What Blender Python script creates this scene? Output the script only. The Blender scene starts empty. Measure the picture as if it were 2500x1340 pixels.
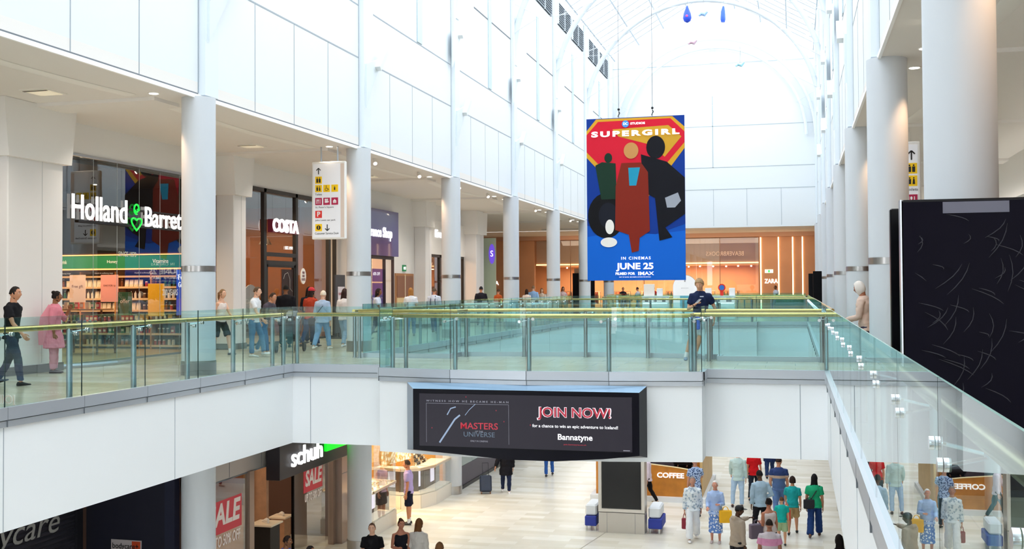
import bpy, bmesh, math, random
from mathutils import Vector, Matrix, Quaternion
random.seed(7)
sc = bpy.context.scene
COL = sc.collection
PI = math.pi

# ------------------------------------------------------------------ camera, world, exposure
cam_d = bpy.data.cameras.new('camera')
cam = bpy.data.objects.new('camera', cam_d)
COL.objects.link(cam)
RT = Vector((0.96745345, 0.25297959, -0.00592778))
UP = Vector((0.0110943, -0.01900102, 0.99975791))
FW = Vector((-0.25280572, 0.96728501, 0.02118924))
mw = Matrix.Identity(4)
for i in range(3):
    mw[i][0] = RT[i]; mw[i][1] = UP[i]; mw[i][2] = -FW[i]
mw.translation = Vector((0, 0, 1.65))
cam.matrix_world = mw
cam_d.sensor_width = 36.0
cam_d.lens = 37.983
cam_d.shift_y = -21.4 / 2500.0
cam_d.clip_end = 400
cam_d.clip_start = 0.05
sc.camera = cam

world = bpy.data.worlds.new('sky')
sc.world = world
world.use_nodes = True
bgn = world.node_tree.nodes['Background']
bgn.inputs[0].default_value = (0.93, 0.97, 1.0, 1)
bgn.inputs[1].default_value = 4.2
sc.view_settings.view_transform = 'Standard'
sc.view_settings.look = 'None'
sc.view_settings.exposure = 0.0
sc.view_settings.gamma = 1.0
sc.view_settings.use_curve_mapping = False
try:
    sc.cycles.max_bounces = 8
    sc.cycles.diffuse_bounces = 5
    sc.cycles.glossy_bounces = 3
    sc.cycles.transmission_bounces = 3
    sc.cycles.transparent_max_bounces = 28
    sc.cycles.sample_clamp_indirect = 4.0
    sc.cycles.caustics_reflective = False
    sc.cycles.caustics_refractive = False
except Exception:
    pass

def area_light(name, loc, sx, sy, power, color=(1, .82, .62), rot=(0, 0, 0)):
    d = bpy.data.lights.new(name, 'AREA')
    d.shape = 'RECTANGLE'; d.size = sx; d.size_y = sy; d.energy = power; d.color = color
    o = bpy.data.objects.new(name, d); COL.objects.link(o)
    o.location = loc; o.rotation_euler = rot
    return o

def spot(name, loc, target, power, color=(1, .78, .55), angle=60, blend=.6, r=.06):
    d = bpy.data.lights.new(name, 'SPOT')
    d.energy = power; d.color = color; d.spot_size = math.radians(angle); d.spot_blend = blend
    d.shadow_soft_size = r
    o = bpy.data.objects.new(name, d); COL.objects.link(o)
    o.location = loc
    o.rotation_euler = (Vector(target) - Vector(loc)).to_track_quat('-Z', 'Y').to_euler()
    return o

# ------------------------------------------------------------------ materials
def srgb(h):
    h = h.lstrip('#')
    out = []
    for i in (0, 2, 4):
        c = int(h[i:i + 2], 16) / 255
        out.append(c / 12.92 if c <= .04045 else ((c + .055) / 1.055) ** 2.4)
    return (out[0], out[1], out[2], 1)

MATS = {}
def mat(col, rough=.6, metal=0.0, emit=0.0, var=0.0, scale=8.0, ecol=None, spec=.5, coat=0.0):
    key = ('p', col, rough, metal, emit, var, scale, ecol, spec, coat)
    if key in MATS: return MATS[key]
    m = bpy.data.materials.new('material_' + col.strip('#'))
    m.use_nodes = True
    nt = m.node_tree; b = nt.nodes['Principled BSDF']
    c = srgb(col)
    b.inputs['Base Color'].default_value = c
    b.inputs['Roughness'].default_value = rough
    b.inputs['Metallic'].default_value = metal
    b.inputs['Specular IOR Level'].default_value = spec
    if coat: b.inputs['Coat Weight'].default_value = coat
    if emit:
        b.inputs['Emission Color'].default_value = srgb(ecol) if ecol else c
        b.inputs['Emission Strength'].default_value = emit
    if var:
        tc = nt.nodes.new('ShaderNodeTexCoord'); n = nt.nodes.new('ShaderNodeTexNoise')
        n.inputs['Scale'].default_value = scale; n.inputs['Detail'].default_value = 3
        r = nt.nodes.new('ShaderNodeMixRGB'); r.blend_type = 'MULTIPLY'
        r.inputs['Fac'].default_value = 1
        ra = nt.nodes.new('ShaderNodeMapRange')
        ra.inputs['From Min'].default_value = .3; ra.inputs['From Max'].default_value = .7
        ra.inputs['To Min'].default_value = 1 - var; ra.inputs['To Max'].default_value = 1
        nt.links.new(tc.outputs['Object'], n.inputs['Vector'])
        nt.links.new(n.outputs['Fac'], ra.inputs['Value'])
        r.inputs['Color1'].default_value = c
        nt.links.new(ra.outputs['Result'], r.inputs['Color2'])
        nt.links.new(r.outputs['Color'], b.inputs['Base Color'])
    MATS[key] = m
    return m

def glass(name, tint, boost=1.0, ior=1.5):
    key = ('g', name)
    if key in MATS: return MATS[key]
    m = bpy.data.materials.new(name); m.use_nodes = True
    nt = m.node_tree; nt.nodes.clear(); N = nt.nodes.new; Lk = nt.links.new
    out = N('ShaderNodeOutputMaterial'); mix = N('ShaderNodeMixShader')
    tr = N('ShaderNodeBsdfTransparent'); gl = N('ShaderNodeBsdfGlossy')
    gl.inputs['Roughness'].default_value = 0.0; gl.inputs['Color'].default_value = (.97, 1, 1, 1)
    fr = N('ShaderNodeFresnel'); fr.inputs['IOR'].default_value = ior
    a = N('ShaderNodeMath'); a.operation = 'ADD'; a.inputs[1].default_value = 1
    tw = N('ShaderNodeMath'); tw.operation = 'MULTIPLY'; tw.inputs[1].default_value = 2 * boost
    dv = N('ShaderNodeMath'); dv.operation = 'DIVIDE'; dv.use_clamp = True
    ge = N('ShaderNodeNewGeometry')
    inv = N('ShaderNodeMath'); inv.operation = 'SUBTRACT'; inv.inputs[0].default_value = 1
    mu = N('ShaderNodeMath'); mu.operation = 'MULTIPLY'
    cm = N('ShaderNodeMixRGB'); cm.inputs['Color1'].default_value = (*tint, 1); cm.inputs['Color2'].default_value = (1, 1, 1, 1)
    Lk(fr.outputs[0], a.inputs[0]); Lk(fr.outputs[0], tw.inputs[0])
    Lk(tw.outputs[0], dv.inputs[0]); Lk(a.outputs[0], dv.inputs[1])
    Lk(ge.outputs['Backfacing'], inv.inputs[1]); Lk(inv.outputs[0], mu.inputs[0]); Lk(dv.outputs[0], mu.inputs[1])
    Lk(ge.outputs['Backfacing'], cm.inputs['Fac']); Lk(cm.outputs[0], tr.inputs['Color'])
    Lk(mu.outputs[0], mix.inputs['Fac']); Lk(tr.outputs[0], mix.inputs[1]); Lk(gl.outputs[0], mix.inputs[2])
    Lk(mix.outputs[0], out.inputs['Surface'])
    MATS[key] = m
    return m

def tile_mat(name, c1, c2, cm, sx, sy, rough, mortar=.006, off=.5, angle=0, spec=.5):
    key = ('t', name)
    if key in MATS: return MATS[key]
    m = bpy.data.materials.new(name); m.use_nodes = True
    nt = m.node_tree; b = nt.nodes['Principled BSDF']; N = nt.nodes.new; Lk = nt.links.new
    tc = N('ShaderNodeTexCoord'); mp = N('ShaderNodeMapping'); br = N('ShaderNodeTexBrick')
    mp.inputs['Rotation'].default_value = (0, 0, angle)
    br.offset = off
    br.inputs['Color1'].default_value = srgb(c1); br.inputs['Color2'].default_value = srgb(c2)
    br.inputs['Mortar'].default_value = srgb(cm)
    br.inputs['Scale'].default_value = 1; br.inputs['Brick Width'].default_value = sx
    br.inputs['Row Height'].default_value = sy; br.inputs['Mortar Size'].default_value = mortar
    ns = N('ShaderNodeTexNoise'); ns.inputs['Scale'].default_value = 2.5; ns.inputs['Detail'].default_value = 4
    mx = N('ShaderNodeMixRGB'); mx.blend_type = 'MULTIPLY'; mx.inputs['Fac'].default_value = .2
    Lk(tc.outputs['Object'], mp.inputs['Vector']); Lk(mp.outputs[0], br.inputs['Vector'])
    Lk(tc.outputs['Object'], ns.inputs['Vector'])
    Lk(br.outputs['Color'], mx.inputs['Color1']); Lk(ns.outputs['Fac'], mx.inputs['Color2'])
    g = N('ShaderNodeGamma'); g.inputs[1].default_value = .55
    Lk(ns.outputs['Fac'], g.inputs[0]); Lk(g.outputs[0], mx.inputs['Color2'])
    Lk(mx.outputs[0], b.inputs['Base Color'])
    b.inputs['Roughness'].default_value = rough
    b.inputs['Specular IOR Level'].default_value = spec
    MATS[key] = m
    return m

WHITE = mat('#f4f6f8', .55)
WALL = mat('#e6ebef', .55)
FASCIA = mat('#f0f3f6', .5)
SOFFIT = mat('#ece8e4', .8)
COLUMN = mat('#cfd4da', .42)
PLINTH = mat('#8b8987', .35, .3)
BAND = mat('#b9b7b6', .28, 1.0)
STEEL = mat('#b4b8bd', .3, 1.0)
KERB = mat('#c3c8d0', .34, .55)
CHROME = mat('#dfe3e6', .12, 1.0)
BRASS = mat('#c9ab6c', .24, 1.0)
JOINT = mat('#a3acb4', .7)
DARKJOINT = mat('#70767c', .7)
BLACK = mat('#08080d', .3, spec=.2)
DARKFRAME = mat('#26211f', .4)
GLASS_EDGE = mat('#16302f', .3)
TEAL = glass('balustrade_glass', (.64, .875, .875))
SHOPGLASS = glass('shop_glass', (.86, .9, .9), 1.15)
ROOFGLASS = glass('roof_glass', (.97, .985, .99))
TILE_UP = tile_mat('upper_floor_tiles', '#cfc6b2', '#bdb29b', '#a59d8c', 1.2, .6, .2)
TILE_LOW = tile_mat('lower_floor_tiles', '#f4f0e6', '#e0d8c6', '#e0dacd', 1.35, .34, .24, mortar=.004)

# ------------------------------------------------------------------ mesh builder
class MB:
    def __init__(s): s.v = []; s.f = []; s.m = []; s.cur = 0
    def face(s, idx): s.f.append(tuple(idx)); s.m.append(s.cur)
    def add(s, pts): i = len(s.v); s.v += [tuple(p) for p in pts]; return i
    def box(s, x0, x1, y0, y1, z0, z1):
        i = s.add([(x0, y0, z0), (x1, y0, z0), (x1, y1, z0), (x0, y1, z0), (x0, y0, z1), (x1, y0, z1), (x1, y1, z1), (x0, y1, z1)])
        for q in ((0, 3, 2, 1), (4, 5, 6, 7), (0, 1, 5, 4), (1, 2, 6, 5), (2, 3, 7, 6), (3, 0, 4, 7)): s.face([i + k for k in q])
        return s
    def obox(s, p0, p1, t0, t1, z0, z1, e0=0, e1=0):
        d = Vector((p1[0] - p0[0], p1[1] - p0[1])); L = d.length; d /= L; n = Vector((-d.y, d.x))
        a = Vector(p0[:2]) - d * e0; b = Vector(p1[:2]) + d * e1
        c = [a + n * t0, b + n * t0, b + n * t1, a + n * t1]
        if t1 < t0: c.reverse()
        i = s.add([(q.x, q.y, z0) for q in c] + [(q.x, q.y, z1) for q in c])
        for q in ((0, 3, 2, 1), (4, 5, 6, 7), (0, 1, 5, 4), (1, 2, 6, 5), (2, 3, 7, 6), (3, 0, 4, 7)): s.face([i + k for k in q])
        return s
    def rbox(s, x0, x1, y0, y1, z0, z1, b=.02):
        # box with chamfered vertical and top edges
        p = [(x0 + b, y0), (x1 - b, y0), (x1, y0 + b), (x1, y1 - b), (x1 - b, y1), (x0 + b, y1), (x0, y1 - b), (x0, y0 + b)]
        cx, cy = (x0 + x1) / 2, (y0 + y1) / 2
        kx = 1 - 2 * b / max(x1 - x0, 1e-6); ky = 1 - 2 * b / max(y1 - y0, 1e-6)
        q = [(cx + (a - cx) * kx, cy + (c - cy) * ky) for a, c in p]
        rows = [[(a, c, z0 + b) for a, c in p], [(a, c, z1 - b) for a, c in p], [(a, c, z1) for a, c in q]]
        rows = [[(a, c, z0) for a, c in q]] + rows
        s.rows(rows, True, True)
        return s
    def rows(s, rows, cap0=True, cap1=True, closed=True):
        n = len(rows[0]); ids = [s.add(r) for r in rows]
        for a, b in zip(ids, ids[1:]):
            for k in range(n if closed else n - 1):
                k2 = (k + 1) % n; s.face((a + k, a + k2, b + k2, b + k))
        if cap0: s.face([ids[0] + k for k in range(n)][::-1])
        if cap1: s.face([ids[-1] + k for k in range(n)])
        return s
    def prism(s, poly, z0, z1, side=None, top=None):
        n = len(poly); c = s.cur
        ar = sum(poly[i][0] * poly[(i + 1) % n][1] - poly[(i + 1) % n][0] * poly[i][1] for i in range(n))
        if ar < 0: poly = poly[::-1]
        a = s.add([(p[0], p[1], z0) for p in poly]); b = s.add([(p[0], p[1], z1) for p in poly])
        if side is not None: s.cur = side
        for k in range(n): k2 = (k + 1) % n; s.face((a + k, a + k2, b + k2, b + k))
        s.face([a + k for k in range(n)][::-1])
        if top is not None: s.cur = top
        s.face([b + k for k in range(n)])
        s.cur = c
        return s
    def yprism(s, poly, y0, y1):
        # poly in (x, z); front face at y0 looks to -Y
        n = len(poly)
        ar = sum(poly[i][0] * poly[(i + 1) % n][1] - poly[(i + 1) % n][0] * poly[i][1] for i in range(n))
        if ar < 0: poly = poly[::-1]
        a = s.add([(p[0], y0, p[1]) for p in poly]); b = s.add([(p[0], y1, p[1]) for p in poly])
        s.face([a + k for k in range(n)]); s.face([b + k for k in range(n)][::-1])
        for k in range(n): k2 = (k + 1) % n; s.face((a + k2, a + k, b + k, b + k2))
        return s
    def xprism(s, poly, x0, x1):
        n = len(poly)
        ar = sum(poly[i][0] * poly[(i + 1) % n][1] - poly[(i + 1) % n][0] * poly[i][1] for i in range(n))
        if ar < 0: poly = poly[::-1]
        a = s.add([(x0, p[0], p[1]) for p in poly]); b = s.add([(x1, p[0], p[1]) for p in poly])
        s.face([a + k for k in range(n)][::-1]); s.face([b + k for k in range(n)])
        for k in range(n): k2 = (k + 1) % n; s.face((a + k, a + k2, b + k2, b + k))
        return s
    def tube(s, pts, r, n=10, cap=True, ref=(1, 0, 0)):
        pts = [Vector(p) for p in pts]; m = len(pts)
        if not isinstance(r, (list, tuple)): r = [r] * m
        rows = []; prev = Vector(ref)
        for i, p in enumerate(pts):
            if i == 0: t = pts[1] - p
            elif i == m - 1: t = p - pts[i - 1]
            else: t = (pts[i + 1] - p).normalized() + (p - pts[i - 1]).normalized()
            t.normalize()
            a = prev - t * prev.dot(t)
            if a.length < 1e-3: a = Vector((0, 1, 0)) - t * t.y
            a.normalize(); b = t.cross(a); prev = a
            ra, rb = r[i] if isinstance(r[i], (list, tuple)) else (r[i], r[i])
            rows.append([tuple(p + a * (ra * math.cos(2 * PI * k / n)) + b * (rb * math.sin(2 * PI * k / n))) for k in range(n)])
        return s.rows(rows, cap, cap)
    def cyl(s, x, y, z0, z1, r, n=24): return s.tube([(x, y, z0), (x, y, z1)], r, n)
    def ball(s, c, r, nu=12, nv=8):
        rx, ry, rz = r if isinstance(r, (list, tuple)) else (r, r, r)
        rows = []
        for j in range(1, nv):
            t = PI * j / nv
            rows.append([(c[0] + rx * math.sin(t) * math.cos(2 * PI * k / nu), c[1] + ry * math.sin(t) * math.sin(2 * PI * k / nu), c[2] - rz * math.cos(t)) for k in range(nu)])
        a = s.add([(c[0], c[1], c[2] - rz)]); b = s.add([(c[0], c[1], c[2] + rz)])
        ids = [s.add(q) for q in rows]
        for p, q in zip(ids, ids[1:]):
            for k in range(nu): k2 = (k + 1) % nu; s.face((p + k, p + k2, q + k2, q + k))
        for k in range(nu):
            k2 = (k + 1) % nu; s.face((a, ids[0] + k2, ids[0] + k)); s.face((b, ids[-1] + k, ids[-1] + k2))
        return s
    def build(s, name, mats, parent=None, smooth=False, loc=None, label=None):
        me = bpy.data.meshes.new(name); me.from_pydata(s.v, [], s.f); me.update()
        if not isinstance(mats, (list, tuple)): mats = [mats]
        for m in mats: me.materials.append(m)
        if len(mats) > 1: me.polygons.foreach_set('material_index', s.m)
        if smooth:
            me.polygons.foreach_set('use_smooth', [True] * len(s.f))
            try: me.set_sharp_from_angle(angle=math.radians(40))
            except Exception: pass
        o = bpy.data.objects.new(name, me); COL.objects.link(o)
        if parent: o.parent = parent
        if loc: o.location = loc
        if label: o['label'] = label
        return o

def tag(o, label, cat, group=None, kind=None):
    o['label'] = label; o['category'] = cat
    if group: o['group'] = group
    if kind: o['kind'] = kind
    return o
def thing(name, label, cat, loc=(0, 0, 0), rz=0, group=None):
    o = bpy.data.objects.new(name, None); COL.objects.link(o)
    o.empty_display_size = .1
    o.location = loc; o.rotation_euler = (0, 0, rz)
    return tag(o, label, cat, group)
def struct(mb, name, mats, smooth=False, label=None):
    o = mb.build(name, mats, None, smooth)
    o['kind'] = 'structure'
    if label: o['label'] = label
    return o
def dup(root, loc, rz=None, label=None, group=None):
    r = root.copy(); COL.objects.link(r); r.location = loc
    if rz is not None: r.rotation_euler = (0, 0, rz)
    if label: r['label'] = label
    if group: r['group'] = group
    for ch in list(root.children):
        c = ch.copy(); COL.objects.link(c); c.parent = r
        for g in list(ch.children):
            d = g.copy(); COL.objects.link(d); d.parent = c
    return r

TEXTS = []
def text(body, name, parent, loc, rot, width, height, m, ext=.01, off=0.0, align='CENTER', shear=0, spacing=1.0):
    """lettering whose drawn box is width x height, centred on loc"""
    c = bpy.data.curves.new(name, 'FONT'); c.body = body; c.size = 1; c.extrude = 0.0; c.offset = off
    c.shear = shear; c.space_character = spacing
    c.align_x = align; c.align_y = 'CENTER'; c.resolution_u = 3
    c.materials.append(m)
    o = bpy.data.objects.new(name, c); COL.objects.link(o)
    if parent: o.parent = parent
    o.location = loc; o.rotation_euler = rot
    TEXTS.append((o, width, height, ext))
    return o
def finish_texts():
    bpy.context.view_layer.update()
    for o, w, h, ext in TEXTS:
        d = o.dimensions
        sx = w / max(d.x, 1e-4); sy = (h / max(d.y, 1e-4)) if h else sx
        o.scale = (sx, sy, 1)
        o.data.extrude = ext
    bpy.context.view_layer.update()
    dg = bpy.context.evaluated_depsgraph_get(); repl = {}
    for o, w, h, ext in TEXTS: repl[o] = bpy.data.meshes.new_from_object(o.evaluated_get(dg))
    for o, me in repl.items():          # lettering becomes plain mesh
        n = bpy.data.objects.new('lettering', me); COL.objects.link(n); n.name = o.name.split('.')[0] if False else 'lettering'
        n.parent = o.parent; n.location = o.location; n.rotation_euler = o.rotation_euler; n.scale = o.scale
        bpy.data.objects.remove(o)
RX = (PI / 2, 0, 0)             # lettering facing -Y (towards the camera)
RXL = (PI / 2, 0, PI / 2)       # lettering on a left-hand wall, facing +X
# ------------------------------------------------------------------ the shell: floors, voids, walls, roof
Y0, SP = 19.02, 8.095
XL, XR = -10.18, .564
WL, WR = -11.3, 1.42
CL, CR = -11.35, 1.53
ZL = -5.3
ZS = 5.44
SL = -1.54

B1F = [(XL, 20.75), (-7.95, 20.75), (-7.95, 20.03), (-6.38, 19.73), (-4.86, 19.62), (-3.33, 19.73), (-1.66, 20.03), (-1.66, 20.75), (XR, 20.75)]
B1R = [(XL, 24.55), (-7.95, 24.55), (-7.95, 25.35), (-6.38, 25.65), (-4.86, 25.75), (-3.33, 25.65), (-1.66, 25.35), (-1.66, 24.75), (XR, 24.75)]
B2F = [(XL, 50.0), (-7.95, 50.0), (-7.95, 49.3), (-6.38, 49.0), (-4.86, 48.9), (-3.33, 49.0), (-1.66, 49.3), (-1.66, 50.0), (XR, 50.0)]
slab = [TILE_UP, FASCIA]
def floor_slab(poly, label):
    return struct(MB().prism(poly, SL, 0, side=1, top=0), 'floor', slab, label=label)
floor_slab([(-30, -6), (XL, -6), (XL, 84), (-30, 84)], 'upper walkway on the left with polished beige tiles')
floor_slab([(XR, -6), (9, -6), (9, 84), (XR, 84)], 'upper walkway on the right')
floor_slab(B1F + B1R[::-1], 'near footbridge crossing the atrium')
floor_slab(B2F + [(XR, 60), (XL, 60)], 'far footbridge crossing the atrium')
floor_slab([(XL, 68.3), (XR, 68.3), (XR, 84), (XL, 84)], 'upper floor at the far end')
floor_slab([(XL, -6), (XR, -6), (XR, .9), (XL, .9)], 'footbridge under the camera')
struct(MB().box(-30, 9, -6, 90, ZL - .4, ZL), 'floor', TILE_LOW, label='pale stone plank floor of the lower level')
# expansion joint in the lower floor
jm = MB(); jm.obox((-6.6, 22), (-5.2, 31.0), 0, .03, ZL, ZL + .002); struct(jm, 'trim_1', mat('#a8a295', .6), label='thin metal joint across the lower floor')

# thin seams on the white fascias
fj = MB()
for y in (8.2, 12.2, 16.3): fj.box(XL, XL + .004, y, y + .012, SL, -.16)
for y in (29.0, 33.1, 37.2, 41.2, 45.2): fj.box(XL, XL + .004, y, y + .02, SL, -.16)
for y in (3.0, 7.0, 11.0, 15.0, 19.0, 29, 33, 37): fj.box(XR - .004, XR, y, y + .014, SL, -.16)
for x in (-9.78, .07): fj.box(x, x + .014, 20.746, 20.75, SL, -.16)
for x in (-5.9, -1.9): fj.box(x, x + .02, 59.996, 60, SL, -.16)
struct(fj, 'trim_2', JOINT, label='fine seams in the white floor fascias')

# --- upper walls of the atrium (panelled, with narrow windows)
def upper_wall(x, s, name):
    """s=+1: wall faces +X (left wall); s=-1: faces -X"""
    m = MB()
    x0, x1 = (x - .3, x) if s > 0 else (x, x + .3)
    m.cur = 4; m.box(x0, x1, -6, 69.49, ZS, ZS + .3); m.cur = 0; m.box(x0, x1, -6, 69.49, ZS + .3, 16.4)
    e = x + s * .006
    def strip(y0, y1, z0, z1, mi, d=.006):
        m.cur = mi
        a, b = sorted((x, x + s * d)); m.box(a, b, y0, y1, z0, z1)
    m.cur = 2; a, b = sorted((x, x + s * .05)); m.box(a, b, -6, 69.48, ZS - .03, ZS + .045)
    for k in range(-3, 7):
        Yc = Y0 + SP * k
        if Yc > 69: break
        y1 = min(Yc + SP - .12, 69.4)
        strip(Yc + .5, y1, ZS + .05, ZS + .085, 3, .01)  # dark strip coloured in as the shadow line above the cornice
        strip(Yc + 1.35, y1, 7.88, 7.915, 1)
        strip(Yc + .95, y1, 9.30, 9.335, 1)
        strip(Yc + 2.7, y1, 11.98, 12.03, 3, .01)
        strip(Yc - .12, Yc - .09, ZS + .09, 16.4, 1)
        for q in (2.2, 4.1, 6.0): strip(Yc + q, Yc + q + .022, ZS + .09, 7.88, 1)
    o = struct(m, name, [WALL, JOINT, mat('#ffffff', .4), DARKJOINT, SOFFIT])
    return o
upper_wall(WL, 1, 'wall_left'); upper_wall(WR, -1, 'wall_right')
n = 1
for x, s in ((WL, 1), (WR, -1)):
    for k in range(-1, 6):
        Yc = Y0 + SP * k
        w = MB(); a, b = sorted((x, x + s * .03))
        w.box(a, b, Yc + 4.55, Yc + 5.0, 9.36, 14.1)
        struct(w, 'window_%d' % n, mat('#b9cbd4', .2), label='tall narrow grey window in the upper wall'); n += 1
# pilasters over the columns
for x, s in ((WL, 1), (WR, -1)):
    p = MB()
    for k in range(-3, 7):
        Yc = Y0 + SP * k
        a, b = sorted((x, x + s * .14)); p.box(a, b, Yc - .08, Yc + .42, ZS + .05, 16.4)
    struct(p, 'trim_3', mat('#e3ebf2', .5), label='pale pilaster strips over the columns')
# end wall
m = MB(); m.box(WL - .3, WR + .3, 69.5, 69.9, ZS, 22)
def es(x0, x1, z0, z1): m.box(x0, x1, 69.485, 69.5, z0, z1)
m.cur = 1
for z in (7.85, 9.24, 11.87, 15.85): es(WL, WR, z, z + .04)
for x in (-9.1, -7.0, -4.93, -2.86, -.76): es(x, x + .03, ZS + .1, 7.85)
es(-4.96, -4.90, 9.24, 13.8)
m.cur = 2; m.box(-5.1, -4.7, 69.47, 69.5, 15.9, 19)
struct(m, 'wall_far', [WALL, mat('#bcc5cc', .7), mat('#e2ecf2', .4)])
# wall behind the camera
struct(MB().box(WL - .3, WR + .3, -6.4, -6, ZL, 22), 'wall_back', WHITE)
struct(MB().box(9, 9.4, -6, 84, ZL, ZS + .3).box(-30.4, -30, -6, 84, ZL, ZS + .3).box(-30, 9, 89.6, 90, ZL, ZS), 'wall_outer', WHITE)

# --- soffits over the walkways
m = MB()
m.box(-30, WL - .3, -6, 69.5, ZS, ZS + .4); m.box(WR + .3, 9, -6, 69.5, ZS, ZS + .4); m.box(-30, 9, 69.9, 84, ZS, ZS + .4)
for k in range(-3, 7):                       # shallow cross ribs at the column lines
    Yc = Y0 + SP * k
    m.box(-15.6, -12.05, Yc - .45, Yc + .45, ZS - .07, ZS + .01); m.box(2.2, 6.3, Yc - .45, Yc + .45, ZS - .07, ZS + .01)
struct(m, 'ceiling', SOFFIT)
m = MB()
for k in range(-3, 7):                       # curved light trough in each bay
    Yc = Y0 + SP * k + SP / 2
    for x0, sx in ((-12.4, -1), (2.6, 1)):
        pts = [(x0 + sx * .25 * math.sin(PI * i / 10), Yc - 3.3 + .66 * i, ZS - .005) for i in range(11)]
        m.tube(pts, [(.16, .02)] * 11, 8)
struct(m, 'trim_4', mat('#f4f2ee', .6), True, label='slim curved troughs along the walkway ceiling')

# --- glazed roof, rafters, purlins
ZR, ZT = 16.4, 20.3
XM = (WL + WR) / 2
m = MB()
for (xa, za, xb, zb) in ((WL - .3, ZR, XM, ZT), (XM, ZT, WR + .3, ZR)):
    for k in range(10):
        y0, y1 = -6 + k * 7.55, -6 + (k + 1) * 7.55
        t = .02
        i = m.add([(xa, y0, za), (xb, y0, zb), (xb, y1, zb), (xa, y1, za), (xa, y0, za + t), (xb, y0, zb + t), (xb, y1, zb + t), (xa, y1, za + t)])
        for q in ((0, 3, 2, 1), (4, 5, 6, 7), (0, 1, 5, 4), (1, 2, 6, 5), (2, 3, 7, 6), (3, 0, 4, 7)): m.face([i + k2 for k2 in q])
struct(m, 'ceiling', ROOFGLASS, label='pitched glass roof of the atrium')
m = MB()
y = -5.5
while y < 69.4:
    for xa, xb in ((WL - .2, XM), (WR + .2, XM)):
        m.tube([(xa, y, ZR + .05), (xb, y, ZT - .05)], .028, 4)
    y += 1.157
for f in (.02, .27, .52, .77, 1.0):
    for xa in (WL, WR):
        m.tube([(xa + (XM - xa) * f, -6, ZR + (ZT - ZR) * f - .06), (xa + (XM - xa) * f, 69.5, ZR + (ZT - ZR) * f - .06)], .045, 5)
struct(m, 'trim_5', mat('#b4bec8', .5), label='white glazing bars and purlins of the glass roof')
m = MB()
for k in range(-2, 7):
    Yc = Y0 + SP * k
    for x, s in ((WL, 1), (WR, -1)):          # stays from the arch to the wall
        m.tube([(x, Yc, 12.2), (x + s * 1.2, Yc + .1, 12.9), (x, Yc + .2, 13.6)], .02, 4)
        m.tube([(x + s * .1, Yc, 14.9), (x + s * 2.0, Yc, 15.5)], .02, 4)
    m.tube([(WL, Yc, 12.9), (WR, Yc, 12.9)], .008, 4)
struct(m, 'trim_6', mat('#e3e8ec', .4), label='slender white stays and tie rods by the arches')
where = ['nearest the camera, almost overhead', 'second from the camera', 'third from the camera', 'fourth from the camera', 'fifth from the camera', 'sixth from the camera', 'crossing above the banner', 'just in front of the far wall']
for i, k in enumerate(range(-2, 6)):
    Yc = Y0 + SP * k + .2
    t = thing('roof_arch', 'white semicircular steel roof arch, ' + where[i], 'arch', (XM, Yc, 11.1), group='roof arches')
    m = MB(); R = 6.32
    m.tube([(R * math.cos(PI * j / 40), 0, R * math.sin(PI * j / 40)) for j in range(41)], .13, 10, ref=(0, 1, 0))
    m.build('arch_tube', mat('#d9e0e6', .4), t, True)
    for sg in (-1, 1): MB().box(sg * R - .14, sg * R + .14, -.15, .15, -.15, .1).build('arch_foot', mat('#eef1f4', .4), t)
t = thing('roof_arch', 'pair of white semicircular ribs on the far wall', 'arch', (XM, 69.2, 11.1), group='roof arches')
for R in (6.3, 5.75):
    MB().tube([(R * math.cos(PI * j / 40), 0, R * math.sin(PI * j / 40)) for j in range(41)], .09, 8, ref=(0, 1, 0)).build('arch_tube', mat('#e6edf2', .4), t, True)

# --- louvred vents high on the left wall
L1 = []
vi = 0
for k in range(2, 6):
    Yc = Y0 + SP * k
    for (a, b) in ((.95, 4.0), (4.5, 7.6)):
        y0, y1 = Yc + a, Yc + b
        wh = ['over the third bay', 'over the fourth bay', 'over the fifth bay', 'over the sixth bay'][k - 2]
        t = thing('ventilation_louvre', 'dark slatted vent high on the left wall %s, its %s half' % (wh, 'nearer' if a < 2 else 'farther'), 'vent', (WL, y0, 14.82), group='louvred vents')
        MB().box(.002, .03, 0, y1 - y0, 0, 1.12).build('backing', mat('#20262d', .8), t)
        m = MB()
        for j in range(10): m.box(.03, .09, 0, y1 - y0, .03 + j * .115, .062 + j * .115)
        m.build('slats', mat('#9aa4ad', .5), t)
        m = MB()
        for yy in (0, (y1 - y0) / 2, y1 - y0): m.box(.03, .11, yy - .03, yy + .03, 0, 1.12)
        m.build('frame', mat('#dfe5ea', .5), t)

# --- brackets with uplighters
fl = [(.95, 8.0, 'lower'), (.5, 10.6, 'upper')]
for x, s, side in ((WL, 1, 'left'), (WR, -1, 'right')):
    for k in range(0, 5):
        for dy, z, lv in fl:
            if lv == 'upper' and k < 2 and s > 0: continue
            t = thing('floodlight', 'pale slim floodlight, %s row on the %s wall, above column %s' % (lv, side, ['one', 'two', 'three', 'four', 'five'][k] + ' from the camera'), 'light', (x + s * .14, Y0 + SP * k + dy, z), group='wall floodlights')
            m = MB(); m.cur = 0
            i = m.add([(0, -.9, -1.5), (0, -.2, -.1), (s * .5, .0, .0), (s * .46, .06, .0), (0, -.1, -.15), (0, -.84, -1.5)])
            m.xprism([(-.95, -1.45), (-.93, -.25), (-.05, .05), (.05, -.1), (-.5, -.8)], 0 if s > 0 else -.05, .05 if s > 0 else 0)
            m.v = m.v[6:]; m.f = [tuple(q - 6 for q in f) for f in m.f]
            m.build('bracket', mat('#dde6ea', .5), t)
            m = MB(); a, b = sorted((s * .03, s * .2))
            m.xprism([(-.34, -.22), (.2, .34), (.3, .24), (-.24, -.32)], a, b)
            m.build('lamp_head', mat('#dfe3e5', .4), t)
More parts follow.
